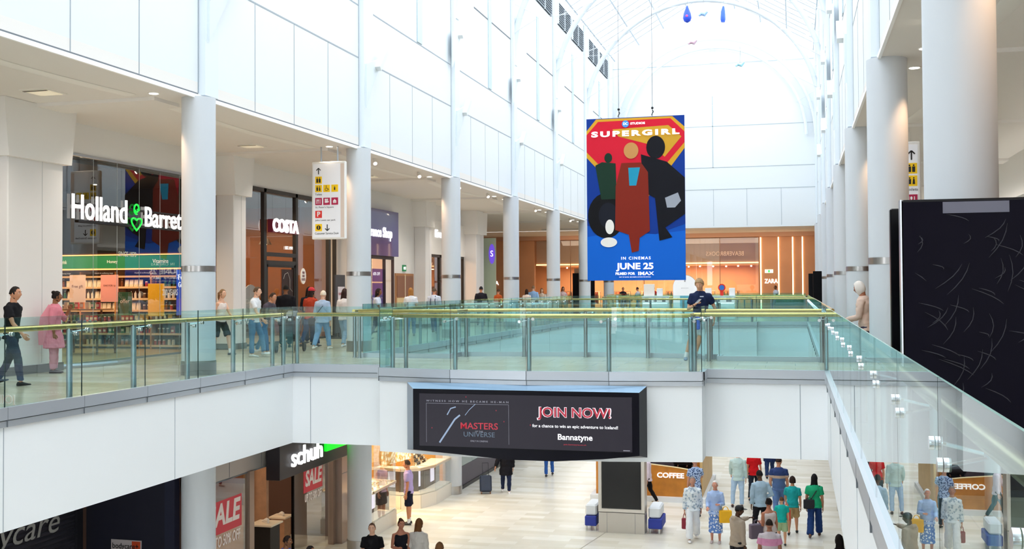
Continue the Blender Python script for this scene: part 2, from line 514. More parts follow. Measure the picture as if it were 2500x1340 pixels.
# ------------------------------------------------------------------ columns
ordn = ['nearest', 'second', 'third', 'fourth', 'fifth', 'sixth', 'seventh', 'eighth']
def column(x, y, label, z0=0.0, z1=ZS, low=False, group='upper columns'):
    t = thing('column', label, 'column', (x, y, z0), group=group)
    r = .327; H = z1 - z0
    MB().cyl(0, 0, .28, H, r, 40).build('shaft', COLUMN, t, True)
    MB().cyl(0, 0, 0, .28, r + .012, 40).build('plinth', PLINTH if not low else BAND, t, True, label='dark grey plinth' if not low else 'brushed steel plinth')
    if not low:
        MB().cyl(0, 0, 2.02, 2.13, r + .008, 40).build('band', BAND, t, True, label='brushed steel band')
    return t
for k in range(-1, 7):
    column(CL, Y0 + SP * k, 'white round column with steel band, %s in the left row' % ordn[k + 1])
    column(CR, Y0 + SP * k, 'white round column with steel band, %s in the right row' % ordn[k + 1])
for k, wh in ((0, 'left of the shoe shop window'), (1, 'between the shoe shop and the jeweller'), (2, 'beside the jeweller window')):
    column(CL, Y0 + SP * k, 'round grey-white column on the lower level, ' + wh, ZL, SL, True, 'lower columns')
for k in range(0, 3):
    column(CR, Y0 + SP * k, 'round lower level column, %s on the right side' % ordn[k], ZL, SL, True, 'lower columns')

# ------------------------------------------------------------------ glass balustrades
def offset_path(pts, d):
    out = []
    for i, p in enumerate(pts):
        p = Vector(p)
        n = Vector((0, 0))
        ns = []
        for a, b in ((i - 1, i), (i, i + 1)):
            if a >= 0 and b < len(pts):
                e = (Vector(pts[b]) - Vector(pts[a])).normalized(); ns.append(Vector((-e.y, e.x)))
        if len(ns) == 2:
            h = (ns[0] + ns[1]).normalized(); c = max(h.dot(ns[0]), .3); out.append(p + h * (d / c))
        else: out.append(p + ns[0] * d)
    return [(q.x, q.y) for q in out]
def balustrade(label, pts, side, clampz=1.05, skip_posts=(), ztop=1.3, detail=True, rz=1.13, ro=.24):
    """pts: joints of the glass, plan coordinates; side=+1: people stand on the left of the travel direction"""
    t = thing('glass_balustrade', label, 'balustrade', (pts[0][0], pts[0][1], 0))
    ox, oy = pts[0][0], pts[0][1]
    P = [(x - ox, y - oy) for x, y in pts]
    s = side
    inn = offset_path(P, s * .21)
    rail = offset_path(P, s * ro)
    for a, b in zip(P, P[1:]):
        L = math.hypot(b[0] - a[0], b[1] - a[1])
        if L < .05: continue
        m = MB(); m.obox(a, b, s * .006, -s * .006, .1, ztop, -.006, -.006)
        # faces 4.. : sides in order; mark the two narrow ends as dark cut edges
        m.m[3] = 1; m.m[5] = 1; m.m[1] = 2
        m.build('glass_panel', [TEAL, GLASS_EDGE, mat('#a9cfc6', .2)], t)
    # kerb: upper and lower steel trims with open seams
    up = MB(); lo = MB(); gr = MB()
    for i, (a, b) in enumerate(zip(P, P[1:])):
        up.obox(a, b, -s * .05, s * .05, -.055, .11, .045 * 0, 0)
        lo.obox(a, b, -s * .035, s * .05, -.15, -.068, 0, 0)
        gr.obox(a, b, -s * .02, s * .04, -.07, -.05, 0, 0)
        e = (Vector(b) - Vector(a)).normalized()
        q = (a[0] + e.x * .006, a[1] + e.y * .006)
        gr.obox(a, q, -s * .052, -s * .03, -.15, .11)
    k = up.build('kerb', KERB, t)
    lo.build('lower_trim', mat('#bcc1c8', .38, .55), k); gr.build('seam', DARKJOINT, k)
    # handrail
    MB().tube([(x, y, rz) for x, y in rail], .041, 12).build('handrail', BRASS, t, True)
    for i, p in enumerate(inn):
        if i in skip_posts: continue
        m = MB(); m.cyl(p[0], p[1], 0, rz - .05, .044, 12); m.cyl(p[0], p[1], 0, .012, .06, 14)
        m.tube([(p[0], p[1], rz - .07), (rail[i][0], rail[i][1], rz - .02)], .016, 6)
        po = m.build('post', STEEL, t, True)
        if not detail: continue
        c = MB()
        for j, sg in ((i - 1, -1), (i + 1, 1)):
            if 0 <= j < len(P):
                e = (Vector(P[j]) - Vector(P[i])); L = e.length
                if L < .3: continue
                e /= L; nn = Vector((-e.y, e.x)) * (s if sg > 0 else -s)
                q = Vector(P[i]) + e * .13
                z = clampz + (.03 if sg > 0 else -.02)
                o_ = q - nn * .028; i_ = q + nn * .024
                c.tube([(o_.x, o_.y, z), ((q - nn * .008).x, (q - nn * .008).y, z)], .029, 14)
                c.tube([((q + nn * .008).x, (q + nn * .008).y, z), (i_.x, i_.y, z)], .029, 14)
                c.tube([(i_.x, i_.y, z), (p[0], p[1], clampz)], .009, 6)
        if c.v: c.build('glass_clamp', CHROME, po, True)
    return t
def ysteps(x, ys): return [(x, y) for y in ys]
# left side: walking +Y, the walkway is on the left hand (x smaller) -> side +1
yl = [20.75 - .5 - 1.605 * i for i in range(10)][::-1] + [20.75]
balustrade('glass balustrade with brass handrail along the near left walkway', ysteps(XL, yl), 1)
yl = [24.55] + [24.55 + 1.59 * i for i in range(1, 17)]
yl = [y for y in yl if y < 50]; yl[-1] = 50.0
balustrade('glass balustrade along the left walkway between the two footbridges', ysteps(XL, yl), 1)
balustrade('far stretch of glass balustrade on the left walkway beyond the far footbridge', ysteps(XL, [60, 61.7, 63.3, 65, 66.6, 68.3]), 1, detail=False)
yr = [1.0, 2.92, 4.70, 6.52, 8.34, 10.16, 11.98, 13.8, 15.6, 17.4, 19.2, 20.75]
balustrade('near glass balustrade running along the right walkway', ysteps(XR, yr), -1, clampz=.965, ztop=1.28, rz=1.05, ro=.15)
balustrade('glass balustrade on the right walkway between the two footbridges', ysteps(XR, [24.75 + 1.683 * i for i in range(16)]), -1)
balustrade('far stretch of glass balustrade on the right walkway beyond the far footbridge', ysteps(XR, [60, 61.7, 63.3, 65, 66.6, 68.3]), -1, detail=False)
balustrade('bowed glass balustrade on the front of the near footbridge above the advertising screen', B1F, 1)
balustrade('bowed glass balustrade on the back of the near footbridge', B1R, -1)
balustrade('bowed glass balustrade on the front of the far footbridge', B2F, 1, detail=False)
balustrade('straight glass balustrade on the back of the far footbridge', [(XL + 1.79 * i, 60) for i in range(7)], -1, detail=False)
balustrade('glass balustrade across the far end of the atrium', [(XL + 1.79 * i, 68.3) for i in range(7)], 1, detail=False)

# ------------------------------------------------------------------ advertising screen hung on the footbridge
t = thing('advertising_screen', 'wide black digital advertising screen hung on the front of the near footbridge', 'screen', (-4.86, 19.3, -.8))
MBs = MB()
# body: front frame plane y=0 ; back y=.62 (wider)
fx0, fx1, fz1 = -2.13, 2.15, .575
bx0, bx1 = -2.38, 2.24
bot = [(-2.13, -.57), (-1.2, -.635), (-.3, -.70), (.6, -.70), (1.5, -.63), (2.15, -.55)]
front = [(fx0, fz1), (fx1, fz1)] + bot[::-1]
back = [(bx0, .66), (bx1, .66), (bx1, -.63), (1.55, -.66), (.6, -.70), (-.3, -.70), (-1.2, -.66), (bx0, -.63)]
m = MB(); n = len(front)
a = m.add([(x, 0, z) for x, z in front]); b = m.add([(x, .36, z) for x, z in back])
m.cur = 0; m.face([a + k for k in range(n)][::-1])
for k in range(n):
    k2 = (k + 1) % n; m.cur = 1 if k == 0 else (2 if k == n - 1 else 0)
    m.face((a + k, a + k2, b + k2, b + k))
m.cur = 0; m.face([b + k for k in range(n)])
m.build('casing', [mat('#0a0914', .3, spec=.12), mat('#a4c6e4', .16, .35), mat('#8d97a4', .3, .6)], t, label='black casing with a top coloured pale blue for reflected roof light')  # pale blue on the top face stands for reflected roof light
scr = MB().box(-2.0, 2.02, -.015, 0, -.49, .49).build('display', mat('#15141a', .35, emit=.5, ecol='#3b3742', spec=.2), t)
RED = mat('#b0283c', .5, emit=.3); WT = mat('#e8e6ea', .5, emit=.6); GR = mat('#8b8a96', .5, emit=.3)
def dsp(body, x, z, w, h, mt, off=.0, nm='lettering', **k):
    return text(body, nm, scr, (x, -.02, z), RX, w, h, mt, ext=.002, off=off, **k)
dsp('WITNESS HOW HE BECAME HE-MAN', -1.06, .355, 1.6, .035, GR, .01, spacing=1.6)
dsp('MASTERS', -.83, -.10, .72, .12, mat('#a82c3c', .5, emit=.45), .01)
dsp('OF THE', -.83, -.195, .15, .025, GR)
dsp('UNIVERSE', -.83, -.255, .6, .09, mat('#5c6b7c', .5, emit=.25), .0)
dsp('ONLY IN CINEMAS', -.83, -.375, .34, .03, GR)
dsp('JOIN NOW!', .98, .185, 1.38, .25, mat('#e9dfe8', .5, emit=.5), .045)
text('JOIN NOW!', 'lettering', scr, (.98, -.026, .185), RX, 1.34, .23, RED, ext=.002, off=.015)
dsp('for a chance to win an epic adventure to Iceland!', .98, -.06, 1.58, .075, WT, .012)
dsp('Bannatyne', .98, -.255, .64, .14, WT, .02)
dsp('join.bannatyne.co.uk', .98, -.385, .42, .03, RED)
m = MB()
for (x, z) in ((-1.08, .44), (-.35, .0), (.15, -.05), (-1.75, -.15), (-.5, .2)): m.ball((x, -.018, z), (.008, .002, .012), 6, 4)
m.build('red_spark', RED, scr)
m = MB()
for a_, b_ in (((-1.86, .31), (-.26, .31)), ((-.26, .31), (-.26, -.42)), ((-1.86, .31), (-1.86, -.42))):
    m.tube([(a_[0], -.018, a_[1]), (b_[0], -.018, b_[1])], .003, 4)
m.build('picture_outline', GR, scr)
m = MB()          # plain pale diagonal strokes in place of the film picture
for q, w_ in (([(-1.6, -.42), (-1.45, -.2), (-1.3, .02), (-1.2, .1)], .018), ([(-1.45, .1), (-1.38, .22), (-1.28, .25)], .012), ([(-1.1, .1), (-1.02, .2), (-.9, .31)], .006)):
    m.tube([(x, -.018, z) for x, z in q], [(.003, w_)] * len(q), 6, ref=(0, 1, 0))
m.build('abstract_strokes', mat('#8fa0bb', .5, emit=.3), scr)
MB().box(1.86, 1.98, -.018, -.014, -.47, -.455).build('maker_plate', GR, scr)

# ------------------------------------------------------------------ hanging film banner
t = thing('hanging_banner', 'tall blue and red cinema banner hanging in the middle of the atrium', 'banner', (-5.69, 40, 1.93))
W, H = 3.66, 6.08
MB().box(-W / 2, W / 2, 0, .06, 0, H).build('panel', mat('#084fb4', .6, emit=.05, spec=.2), t)
def art(name, polys, col, lay, em=.3):
    em *= .4
    m = MB()
    for p in polys: m.yprism([((u - .5) * W, (1 - v) * H) for u, v in p], -.004 * lay - .003, -.004 * lay + .001)
    return m.build(name, mat(col, .6, emit=em * .4, spec=.2), t)
def ell(cu, cv, ru, rv, n=24): return [(cu + ru * math.cos(2 * PI * k / n), cv + rv * math.sin(2 * PI * k / n)) for k in range(n)]
art('dark_blue_field', [[(0, 0), (1, 0), (1, .66), (.7, .72), (.3, .7), (0, .66)]], '#06348c', 1)
art('yellow_frame', [[(0, .075), (.1, .004), (.88, .004), (1, .07), (1, .2), (.62, .5), (.4, .5), (0, .24)]], '#cf9a26', 2)
art('red_field', [[(0, .1), (.12, .02), (.86, .016), (1, .1), (1, .165), (.6, .44), (.4, .46), (0, .205)]], '#cc1730', 3)
art('yellow_wedge', [[(.27, .07), (.84, .058), (.97, .13), (.8, .25), (.64, .17), (.33, .115)]], '#c9982a', 4)
art('light_floor', [[(0, .73), (.3, .70), (.7, .72), (1, .70), (1, 1), (0, 1)]], '#0862cc', 2)
art('dark_wheel', [ell(.2, .6, .19, .14)], '#07070c', 5, .1)
art('wheel_middle', [ell(.22, .6, .1, .08)], '#151824', 6, .1)
art('green_figure', [[(.09, .29), (.16, .27), (.3, .28), (.31, .5), (.15, .5)], ell(.225, .245, .04, .03)], '#123022', 7, .2)
art('dark_figure', [[(.56, .23), (.82, .28), (1, .38), (1, .6), (.8, .68), (.87, .74), (.74, .76), (.7, .5), (.58, .46)], ell(.71, .19, .095, .07)], '#090a14', 7, .1)
art('rust_red_figure', [[(.36, .28), (.56, .28), (.63, .34), (.645, .7), (.54, .74), (.53, .82), (.46, .83), (.43, .72), (.29, .69), (.3, .42)]], '#7e2212', 8, .25)
art('pale_head', [ell(.46, .205, .075, .05)], '#c08a50', 9, .3)
art('blue_patch', [[(.43, .31), (.55, .31), (.51, .42), (.44, .42)]], '#1f8fb0', 9, .3)
art('white_patch', [ell(.235, .67, .045, .045), ell(.225, .765, .085, .03)], '#e9e6e0', 9, .3)
art('grey_highlights', [[(.8, .5), (.93, .47), (.96, .52), (.9, .56), (.82, .56)]], '#9aa0ab', 9, .2)
LW = mat('#f6f6fa', .5, emit=.6)
def bt(body, u, v, w, h, off=.0, **k): return text(body, 'lettering', t, ((u - .5) * W, -.055, (1 - v) * H), RX, w * W, h * H, LW, ext=.003, off=off, **k)
bt('SUPERGIRL', .5, .1, .9, .036, .05, spacing=1.35)
bt('STUDIOS', .53, .04, .15, .014, .04)
MB().tube([((.405 - .5) * W, -.05, (1 - .04) * H), ((.405 - .5) * W, -.03, (1 - .04) * H)], .13, 20).build('round_emblem', mat('#2f7fd8', .5, emit=.4), t)
text('DC', 'lettering', t, ((.405 - .5) * W, -.055, .96 * H), RX, .17, .1, LW, ext=.003, off=.03)
bt('IN CINEMAS', .5, .865, .3, .018, .02, spacing=1.3)
bt('JUNE 25', .495, .915, .38, .052, .035)
bt('FILMED FOR', .39, .959, .2, .016, .04)
bt('IMAX', .6, .959, .16, .021, .025)
bt('NOT YET RATED  SEE CINEMA LISTINGS FOR DETAILS', .49, .98, .32, .006)
m = MB()
for x in (-.61, .65): m.tube([(x, .03, H), (x, .03, 16.6 - 1.93 + .5)], .012, 5)
m.build('suspension_wire', mat('#8a8f95', .5), t)
for x in (-.61, .65):
    m = MB(); m.ball((x, .03, H + .32), .05, 8, 6)
    m.tube([(x, .03, H + .25), (x + .04, .03, H + .18), (x, .03, H + .12), (x - .03, .03, H + .04)], .018, 6); m.build('hook', mat('#2f3236', .4, .6), t, True)

# ------------------------------------------------------------------ black-wrapped display boards
def board(label, loc, w, h, tape=False, group=None, d=.12):
    t = thing('display_board', label, 'display board', loc, group=group)
    MB().rbox(0, w, 0, d, .04, h, .01).build('casing', mat('#07070c', .3, spec=.15), t)
    MB().box(.05, w - .05, -.02, d + .02, 0, .05).build('base', mat('#2a2a30', .4, .5), t)
    if tape:
        sh = wrap_material()
        m = MB(); m.box(.012, w - .012, -.006, 0, .08, h - .02)
        m.build('plastic_wrap', sh, t)
        MB().box(.31, .8, -.009, -.006, h - .115, h - .025).build('label_strip', mat('#6f6f80', .5), t, label='grey strip at the top')
        MB().box(-.012, .0, -.01, d, .04, h).build('edge_trim', STEEL, t)
    return t
def wrap_material():
    m = bpy.data.materials.new('creased_black_film'); m.use_nodes = True
    nt = m.node_tree; b = nt.nodes['Principled BSDF']; N = nt.nodes.new; Lk = nt.links.new
    b.inputs['Base Color'].default_value = (.006, .005, .012, 1); b.inputs['Roughness'].default_value = .3; b.inputs['Specular IOR Level'].default_value = .03
    tc = N('ShaderNodeTexCoord'); mp = N('ShaderNodeMapping'); mp.inputs['Scale'].default_value = (2.2, 1, 1.0); mp.inputs['Rotation'].default_value = (0, .5, 0)
    w = N('ShaderNodeTexNoise'); w.inputs['Scale'].default_value = 2.2; w.inputs['Detail'].default_value = 2; w.inputs['Distortion'].default_value = .6
    bp = N('ShaderNodeBump'); bp.inputs['Strength'].default_value = .25; bp.inputs['Distance'].default_value = .02
    Lk(tc.outputs['Object'], mp.inputs['Vector']); Lk(mp.outputs[0], w.inputs['Vector']); Lk(w.outputs['Fac'], bp.inputs['Height'])
    Lk(bp.outputs[0], b.inputs['Normal'])
    return m
bd = board('large black plastic-wrapped display board behind the near right glass', (.84, 9.2, 0), 1.7, 2.345, True, 'black display boards')
m = MB(); random.seed(3)       # raised creases in the film
for i in range(90):
    x = random.uniform(.06, 1.6); z = random.uniform(.6, 2.2); L = random.uniform(.05, .32); a = random.choice([1.1, 1.25, .9, 2.6, 2.75, 1.4, -.35]) + random.uniform(-.2, .2)
    pts = [(x + math.cos(a) * L * (j / 4 - .5) + .03 * math.sin(j * .8), -.008, z + math.sin(a) * L * (j / 4 - .5)) for j in range(5)]
    pts = [p for p in pts if .03 < p[0] < 1.66 and .1 < p[2] < 2.3]
    if len(pts) > 2: m.tube(pts, [(.004, .0035 if 0 < j < len(pts) - 1 else .0008) for j in range(len(pts))], 5, ref=(0, 1, 0))
m.build('crease', mat('#22212d', .4), bd, True, label='raised crease lines of the film')['kind'] = 'stuff'
board('slim black display board just behind the large wrapped one', (.84, 10.27, 0), .3, 2.35, group='black display boards')
board('black display board by the right railing near the far footbridge', (.80, 50, 0), .38, 2.35, group='black display boards')
board('black display board further back on the right, by the far footbridge', (.66, 54.6, 0), .3, 2.3, group='black display boards')
board('black display board on the left walkway beside the sixth column', (-12.55, 62, 0), 1.3, 2.53, group='black display boards')
# ------------------------------------------------------------------ upper shop fronts on the left, plane x = GX
GX = -15.6
PIL = mat('#e8e6e6', .6)
m = MB()
# masonry above and between the openings (head height 4.75)
def head(y0, y1, z0=4.75): m.box(GX - .3, GX, y0, y1, z0, ZS)
def pier(y0, y1, d=.0): m.box(GX - .3, GX + d, y0, y1, 0, ZS)
pier(-6, 10.9); head(10.9, 18.4); head(19.6, 27.2); head(27.8, 35.1); head(36.4, 40.75, 4.75)
pier(35.3, 36.4); pier(40.75, 44.2); head(44.2, 50.2, 3.95); pier(50.2, 51.6)
struct(m, 'wall_left', mat('#eceae8', .7), label='plain wall over and between the upper shop windows')
for i, (y0, y1, d) in enumerate(((17.9, 19.55, .75), (27.05, 27.75, .55), (35.2, 36.0, .55), (43.3, 44.1, .5), (50.2, 51.5, .7))):
    nm = ['left of the health food shop', 'between the health food shop and the coffee shop', 'right of the coffee shop', 'right of the wooden door', 'at the far corner of the shop row'][i]
    t = thing('shop_pier', 'off-white square pier ' + nm, 'pier', (GX, y0, 0), group='piers of the upper shop row')
    MB().rbox(0, d, 0, y1 - y0, .0, 4.32, .02).build('shaft', PIL, t)
    m = MB(); x0 = d + .12
    m.xprism([(-.25, ZS - .005), (y1 - y0 + .28, ZS - .005), (y1 - y0 + .12, 4.3), (-.12, 4.3)], 0, x0)
    m.build('capital', mat('#efedeb', .6), t)
    MB().box(0, d + .015, -.015, y1 - y0 + .015, 0, .17).build('skirting', mat('#6d6b6a', .5), t, label='dark grey skirting')
    m = MB()
    for q in (.6,): m.box(d - .01, d + .004, (y1 - y0) * q, (y1 - y0) * q + .012, .2, 4.3)
    m.build('panel_joint', mat('#c4c5c6', .7), t)

def shop_room(y0, y1, x0, x1, mats, zc=4.6, z0=0.0, name='wall_shop'):
    """floor-to-ceiling enclosure behind a shop front: back, two sides, ceiling, floor finish"""
    wl, ce, fl = mats
    m = MB(); m.cur = 0
    m.box(x0 - .1, x0, y0, y1, z0, zc); m.box(x0, x1, y0 - .1, y0, z0, zc); m.box(x0, x1, y1, y1 + .1, z0, zc)
    m.cur = 1; m.box(x0, x1, y0, y1, zc, zc + .1)
    m.cur = 2; m.box(x0, x1, y0, y1, z0 + .002, z0 + .012)
    return struct(m, name, [wl, ce, fl])

def front(label, y0, y1, ztop, mull, x=GX, z0=0.0, frame=DARKFRAME, trans=(), fw=.07, gm=None, cat='shop front'):
    """glazed shop front on a plane facing +X; returns the thing; local frame origin (x, y0, z0)"""
    t = thing('storefront', label, cat, (x, y0, z0))
    ys = [y0] + list(mull) + [y1]
    for i, (a, b) in enumerate(zip(ys, ys[1:])):
        MB().box(-.012, .0, a - y0 + fw / 2 * (frame is not None), b - y0 - fw / 2 * (frame is not None) - .004, .06, ztop - z0 - .06).build('window_pane', gm or SHOPGLASS, t)
    m = MB(); w = y1 - y0; h = ztop - z0
    if frame is not None:
        m.box(-.06, .06, 0, w, h - .12, h); m.box(-.05, .05, 0, w, 0, .06)
        for a in ys: m.box(-.06, .06, max(a - y0 - fw / 2, 0), min(a - y0 + fw / 2, w), 0, h)
        for (a, b, z) in trans: m.box(-.055, .055, a - y0, b - y0, z - .06, z + .06)
        m.build('frame', frame, t)
    else:
        m.box(-.03, .03, 0, w, h - .06, h); m.build('top_rail', STEEL, t); MB().box(-.03, .03, 0, w, 0, .05).build('bottom_rail', STEEL, t)
        m = MB()
        for a in ys[1:-1]: m.box(-.002, .004, a - y0 - .006, a - y0 + .002, .06, h - .06)
        m.build('glass_joint', mat('#c9d2d4', .3), t)
    return t

# ---- health food shop
shop_room(19.45, 27.5, -23, GX - .35, (mat('#2a2c30', .8), mat('#15161a', .8), mat('#a98a63', .4)))
hb = front('frameless glass shop front of the health food shop with lit white name', 19.6, 27.1, 4.75, (20.35, 21.6, 22.5, 23.4, 24.3, 25.2), frame=None)
LIT = mat('#ffffff', .4, emit=1.3)
GRN = mat('#10b83a', .4, emit=1.6)
def ltext(par, body, y, z, w, h, mt, off=0.0, ox=.06, x=None, y0=None, z0=0, nm='lettering', **k):
    return text(body, nm, par, ((x or 0) + ox, y - y0, z - z0), RXL, w, h, mt, off=off, **k)
ltext(hb, 'Holland', 21.78, 3.52, 2.05, .56, LIT, .008, y0=19.6, ext=.012)
ltext(hb, 'Barrett', 24.46, 3.46, 1.85, .5, LIT, .008, y0=19.6, ext=.012)
m = MB()   # heart-shaped green ampersand
yy, zz = 23.2 - 19.6, 3.28
hp = [(yy + .17 * math.sin(a) ** 3 * 1.25, zz + .02 + .15 * (math.cos(a) * .95 - .38 * math.cos(2 * a) - .14 * math.cos(3 * a))) for a in [2 * PI * k / 24 for k in range(25)]]
m.tube([(.06, a, b) for a, b in hp], .022, 6)
m.tube([(.06, yy + .1 * math.cos(a), zz + .36 + .12 * math.sin(a)) for a in [-.3 + 5.2 * k / 16 for k in range(17)]], .022, 6)
m.tube([(.06, yy + .05 * math.cos(a), zz + .34 + .05 * math.sin(a)) for a in [3 + 4.0 * k / 10 for k in range(11)]], .02, 6)
m.build('green_ampersand', GRN, hb, label='glowing green heart-shaped ampersand')
SHM = mat('#17171b', .6)
m = MB(); m.box(.03, .05, 21 - 19.6, 25.3 - 19.6, 3.2, 3.26); m.box(.03, .05, 21 - 19.6, 25.3 - 19.6, 3.6, 3.64); m.build('sign_rail', SHM, hb)
ltext(hb, 'SINCE 1870', 22.9, 2.53, .72, .12, mat('#c9d6d4', .5), .01, ox=.012, y0=19.6, ext=.001)
ltext(hb, '200 YEARS', 24.75, 1.6, .7, .16, mat('#d8dcda', .5), .01, ox=.012, y0=19.6, ext=.001)
# shelving along the party wall, facing the camera
PY = 27.15
sh = thing('shelving_unit', 'long lit shelving wall with green headers inside the health food shop', 'shelving', (-19.3, PY, 0))
WOOD = mat('#c98f55', .5)
MB().box(-2.9, 2.9, .25, .3, 0, 2.75).build('back_panel', mat('#6e4a30', .6), sh)
for z in (.12, .45, .78, 1.11, 1.44, 1.77, 2.08):
    MB().box(-2.9, 2.9, -.2, .25, z - .025, z).build('shelf', mat('#b88f60', .5), sh)
    MB().box(-2.9, 2.9, -.215, -.2, z - .05, z + .005).build('price_rail', mat('#d9b88c', .5, emit=.12), sh)
m = MB()
for x in (-2.9, -1.75, -.6, .55, 1.7, 2.86): m.box(x, x + .04, -.22, .28, 0, 2.2)
m.build('upright', WOOD, sh)
hd = MB().box(-2.9, 2.9, -.32, -.2, 2.3, 2.66).build('header', mat('#0f7a4e', .5, emit=.25), sh, label='green header board')
MB().box(-2.9, 2.9, -.34, -.3, 2.66, 2.69).box(-2.9, 2.9, -.34, -.3, 2.25, 2.29).build('header_light', mat('#ffb070', .5, emit=1.6), hd)
for x, s_ in ((-2.3, 'Protein'), (-1.2, 'Food & Drink'), (.55, 'Honey'), (2.1, 'Vitamins')):
    text(s_, 'lettering', hd, (x, -.33, 2.48), RX, .5 if len(s_) > 6 else .34, .11, mat('#e8f2ea', .5, emit=.3), ext=.001)
for x in (-2.3, -1.2, .2, 1.5, 2.5): text('Health & wellbeing range', 'lettering', hd, (x, -.215, 2.16), RX, .6, .05, mat('#f4efe4', .5, emit=.3), ext=.001)
# products: one prototype of each kind, then copies
rnd = random.Random(5)
def proto_jar():
    m = MB(); m.cyl(0, 0, 0, .12, .042, 10); m.cur = 1; m.cyl(0, 0, .12, .15, .036, 10); return m
def proto_box():
    m = MB(); m.box(-.05, .05, -.03, .03, 0, .17); m.cur = 1; m.box(-.04, .04, -.032, -.03, .05, .12); return m
def proto_bottle():
    m = MB(); m.tube([(0, 0, 0), (0, 0, .13), (0, 0, .17), (0, 0, .2)], [.036, .036, .014, .014], 8); m.cur = 1; m.cyl(0, 0, .2, .225, .016, 8); return m
def proto_pouch():
    m = MB(); m.xprism([(-.035, 0), (.035, 0), (.008, .2), (-.008, .2)], -.06, .06); m.cur = 1; m.box(-.035, .035, -.037, -.03, .04, .1); return m
cols = {'jar': [('#d97b24', 'orange'), ('#e9e2d6', 'cream'), ('#b3372d', 'red'), ('#6a4a2c', 'brown')],
        'box': [('#f0ead8', 'cream'), ('#e8942c', 'orange'), ('#d8455e', 'pink'), ('#3f8a4e', 'green')],
        'bottle': [('#7a4218', 'amber'), ('#f2eee6', 'white'), ('#2e6a43', 'green')],
        'pouch': [('#e3b03a', 'yellow'), ('#efe6d2', 'cream'), ('#b9524a', 'red')]}
mk = {'jar': proto_jar, 'box': proto_box, 'bottle': proto_bottle, 'pouch': proto_pouch}
protos = {}
def product(kind, ci, loc, shelfname, cat=None):
    c, cn = cols[kind][ci]
    key = (kind, ci)
    lab = 'small %s %s on the %s' % (cn, kind, shelfname)
    if key not in protos:
        o = mk[kind]().build(kind, [mat(c, .45), mat('#f5f0e6' if c != '#f2eee6' else '#444444', .5)])
        protos[key] = o
    else:
        o = protos[key].copy(); COL.objects.link(o)
    o.location = loc; o.name = kind
    tag(o, lab, kind, 'goods on the ' + shelfname)
    return o
shn = {.12: 'lowest shelf of the health food shop wall', .45: 'second lowest shelf of the health food shop wall', .78: 'third shelf from the bottom in the health food shop', 1.11: 'middle shelf of the health food shop wall', 1.44: 'third shelf from the top in the health food shop', 1.77: 'second shelf from the top in the health food shop', 2.08: None}
for z, nm in shn.items():
    if nm is None: continue
    x = -21.9
    while x < -16.9:
        kind = rnd.choice(['jar', 'box', 'bottle', 'pouch'] if z > .4 else ['jar', 'bottle', 'jar'])
        ci = rnd.randrange(len(cols[kind]))
        nrep = rnd.randint(1, 4)
        for j in range(nrep):
            if x < -16.9 and all(abs(x - (-19.3 + u + .02)) > .075 for u in (-2.9, -1.75, -.6, .55, 1.7, 2.86)):
                product(kind, ci, (x, PY - .12, z + .001), nm)
            x += .135 if kind != 'pouch' else .15
        x += .03
# free-standing display table, poster boards
g = thing('display_gondola', 'wooden two-tier display stand in the middle of the health food shop', 'display stand', (-18.0, 24.6, 0))
MB().box(-.7, .7, -.45, .45, .7, .75).box(-.6, .6, -.35, .35, 1.15, 1.19).build('table_top', WOOD, g)
m = MB()
for x in (-.65, .61):
    for y in (-.4, .36): m.box(x, x + .04, y, y + .04, 0, .7)
for x in (-.5, .46): m.box(x, x + .04, -.02, .02, .75, 1.15)
m.build('frame', mat('#8a5c34', .5), g)
for i in range(8): product('jar', i % 4, (-18.6 + i * .16, 24.3, .751), 'lower tier of the display stand in the health food shop')
for i in range(7): product('box', (i * 3) % 4, (-18.5 + i * .16, 24.5, 1.191), 'upper tier of the display stand in the health food shop')
for (x, y, w, h, z, c, lab, tx) in ((-17.5, 25.6, .42, .62, 1.0, '#0e5a40', 'dark green poster board standing in the health food shop', 'offer'), (-19.2, 25.9, .5, .8, 1.3, '#f4d9c8', 'cream poster hanging in the health food shop', 'Free gift'), (-18.4, 26.2, .55, .75, 1.35, '#f3a9a0', 'pink poster hanging in the health food shop', 'ONE FOR 1p'), (-17.0, 26.3, .5, .9, .95, '#f2b629', 'yellow dump bin of goods in the health food shop', '')):
    o = MB().box(-w / 2, w / 2, -.01, .01, 0, h).build('poster' if 'bin' not in lab else 'dump_bin', mat(c, .5, emit=.15), None, loc=(x, y, z)); tag(o, lab, 'poster' if 'bin' not in lab else 'display bin')
    if 'bin' in lab:
        o.data = MB().box(-.25, .25, -.2, .2, 0, .3).box(-.22, .22, -.17, .17, .3, .9).data if False else o.data
    if tx: text(tx, 'lettering', o, (0, -.012, h * .6), RX, w * .7, None, mat('#ffffff' if c.startswith('#0') else '#7a3b30', .5), ext=.001)
t = thing('entrance_gate', 'low curved glass screen at the health food shop entrance', 'screen', (-15.2, 19.7, 0))
MB().tube([(0, 0, .5), (.35, .7, .5), (.5, 1.5, .5), (.45, 2.3, .5)], [(.008, .5)] * 4, 4, ref=(1, 0, 0)).build('glass_leaf', TEAL, t)
MB().tube([(0, 0, .05), (.35, .7, .05), (.5, 1.5, .05), (.45, 2.3, .05)], [(.03, .05)] * 4, 6, ref=(1, 0, 0)).build('base_rail', STEEL, t)
pb = MB().box(-.012, .0, -.27, .27, 1.0, 2.2).build('poster', mat('#2f56c8', .5, emit=.35), None, loc=(GX - .1, 25.5, 0)); tag(pb, 'tall blue poster inside the health food shop window', 'poster')
text('Feel', 'lettering', pb, (.003, 0, 2.0), RXL, .4, .14, mat('#fff', .5, emit=.6) if False else LIT, ext=.001)
text('Great', 'lettering', pb, (.003, 0, 1.8), RXL, .4, .14, LIT, ext=.001)
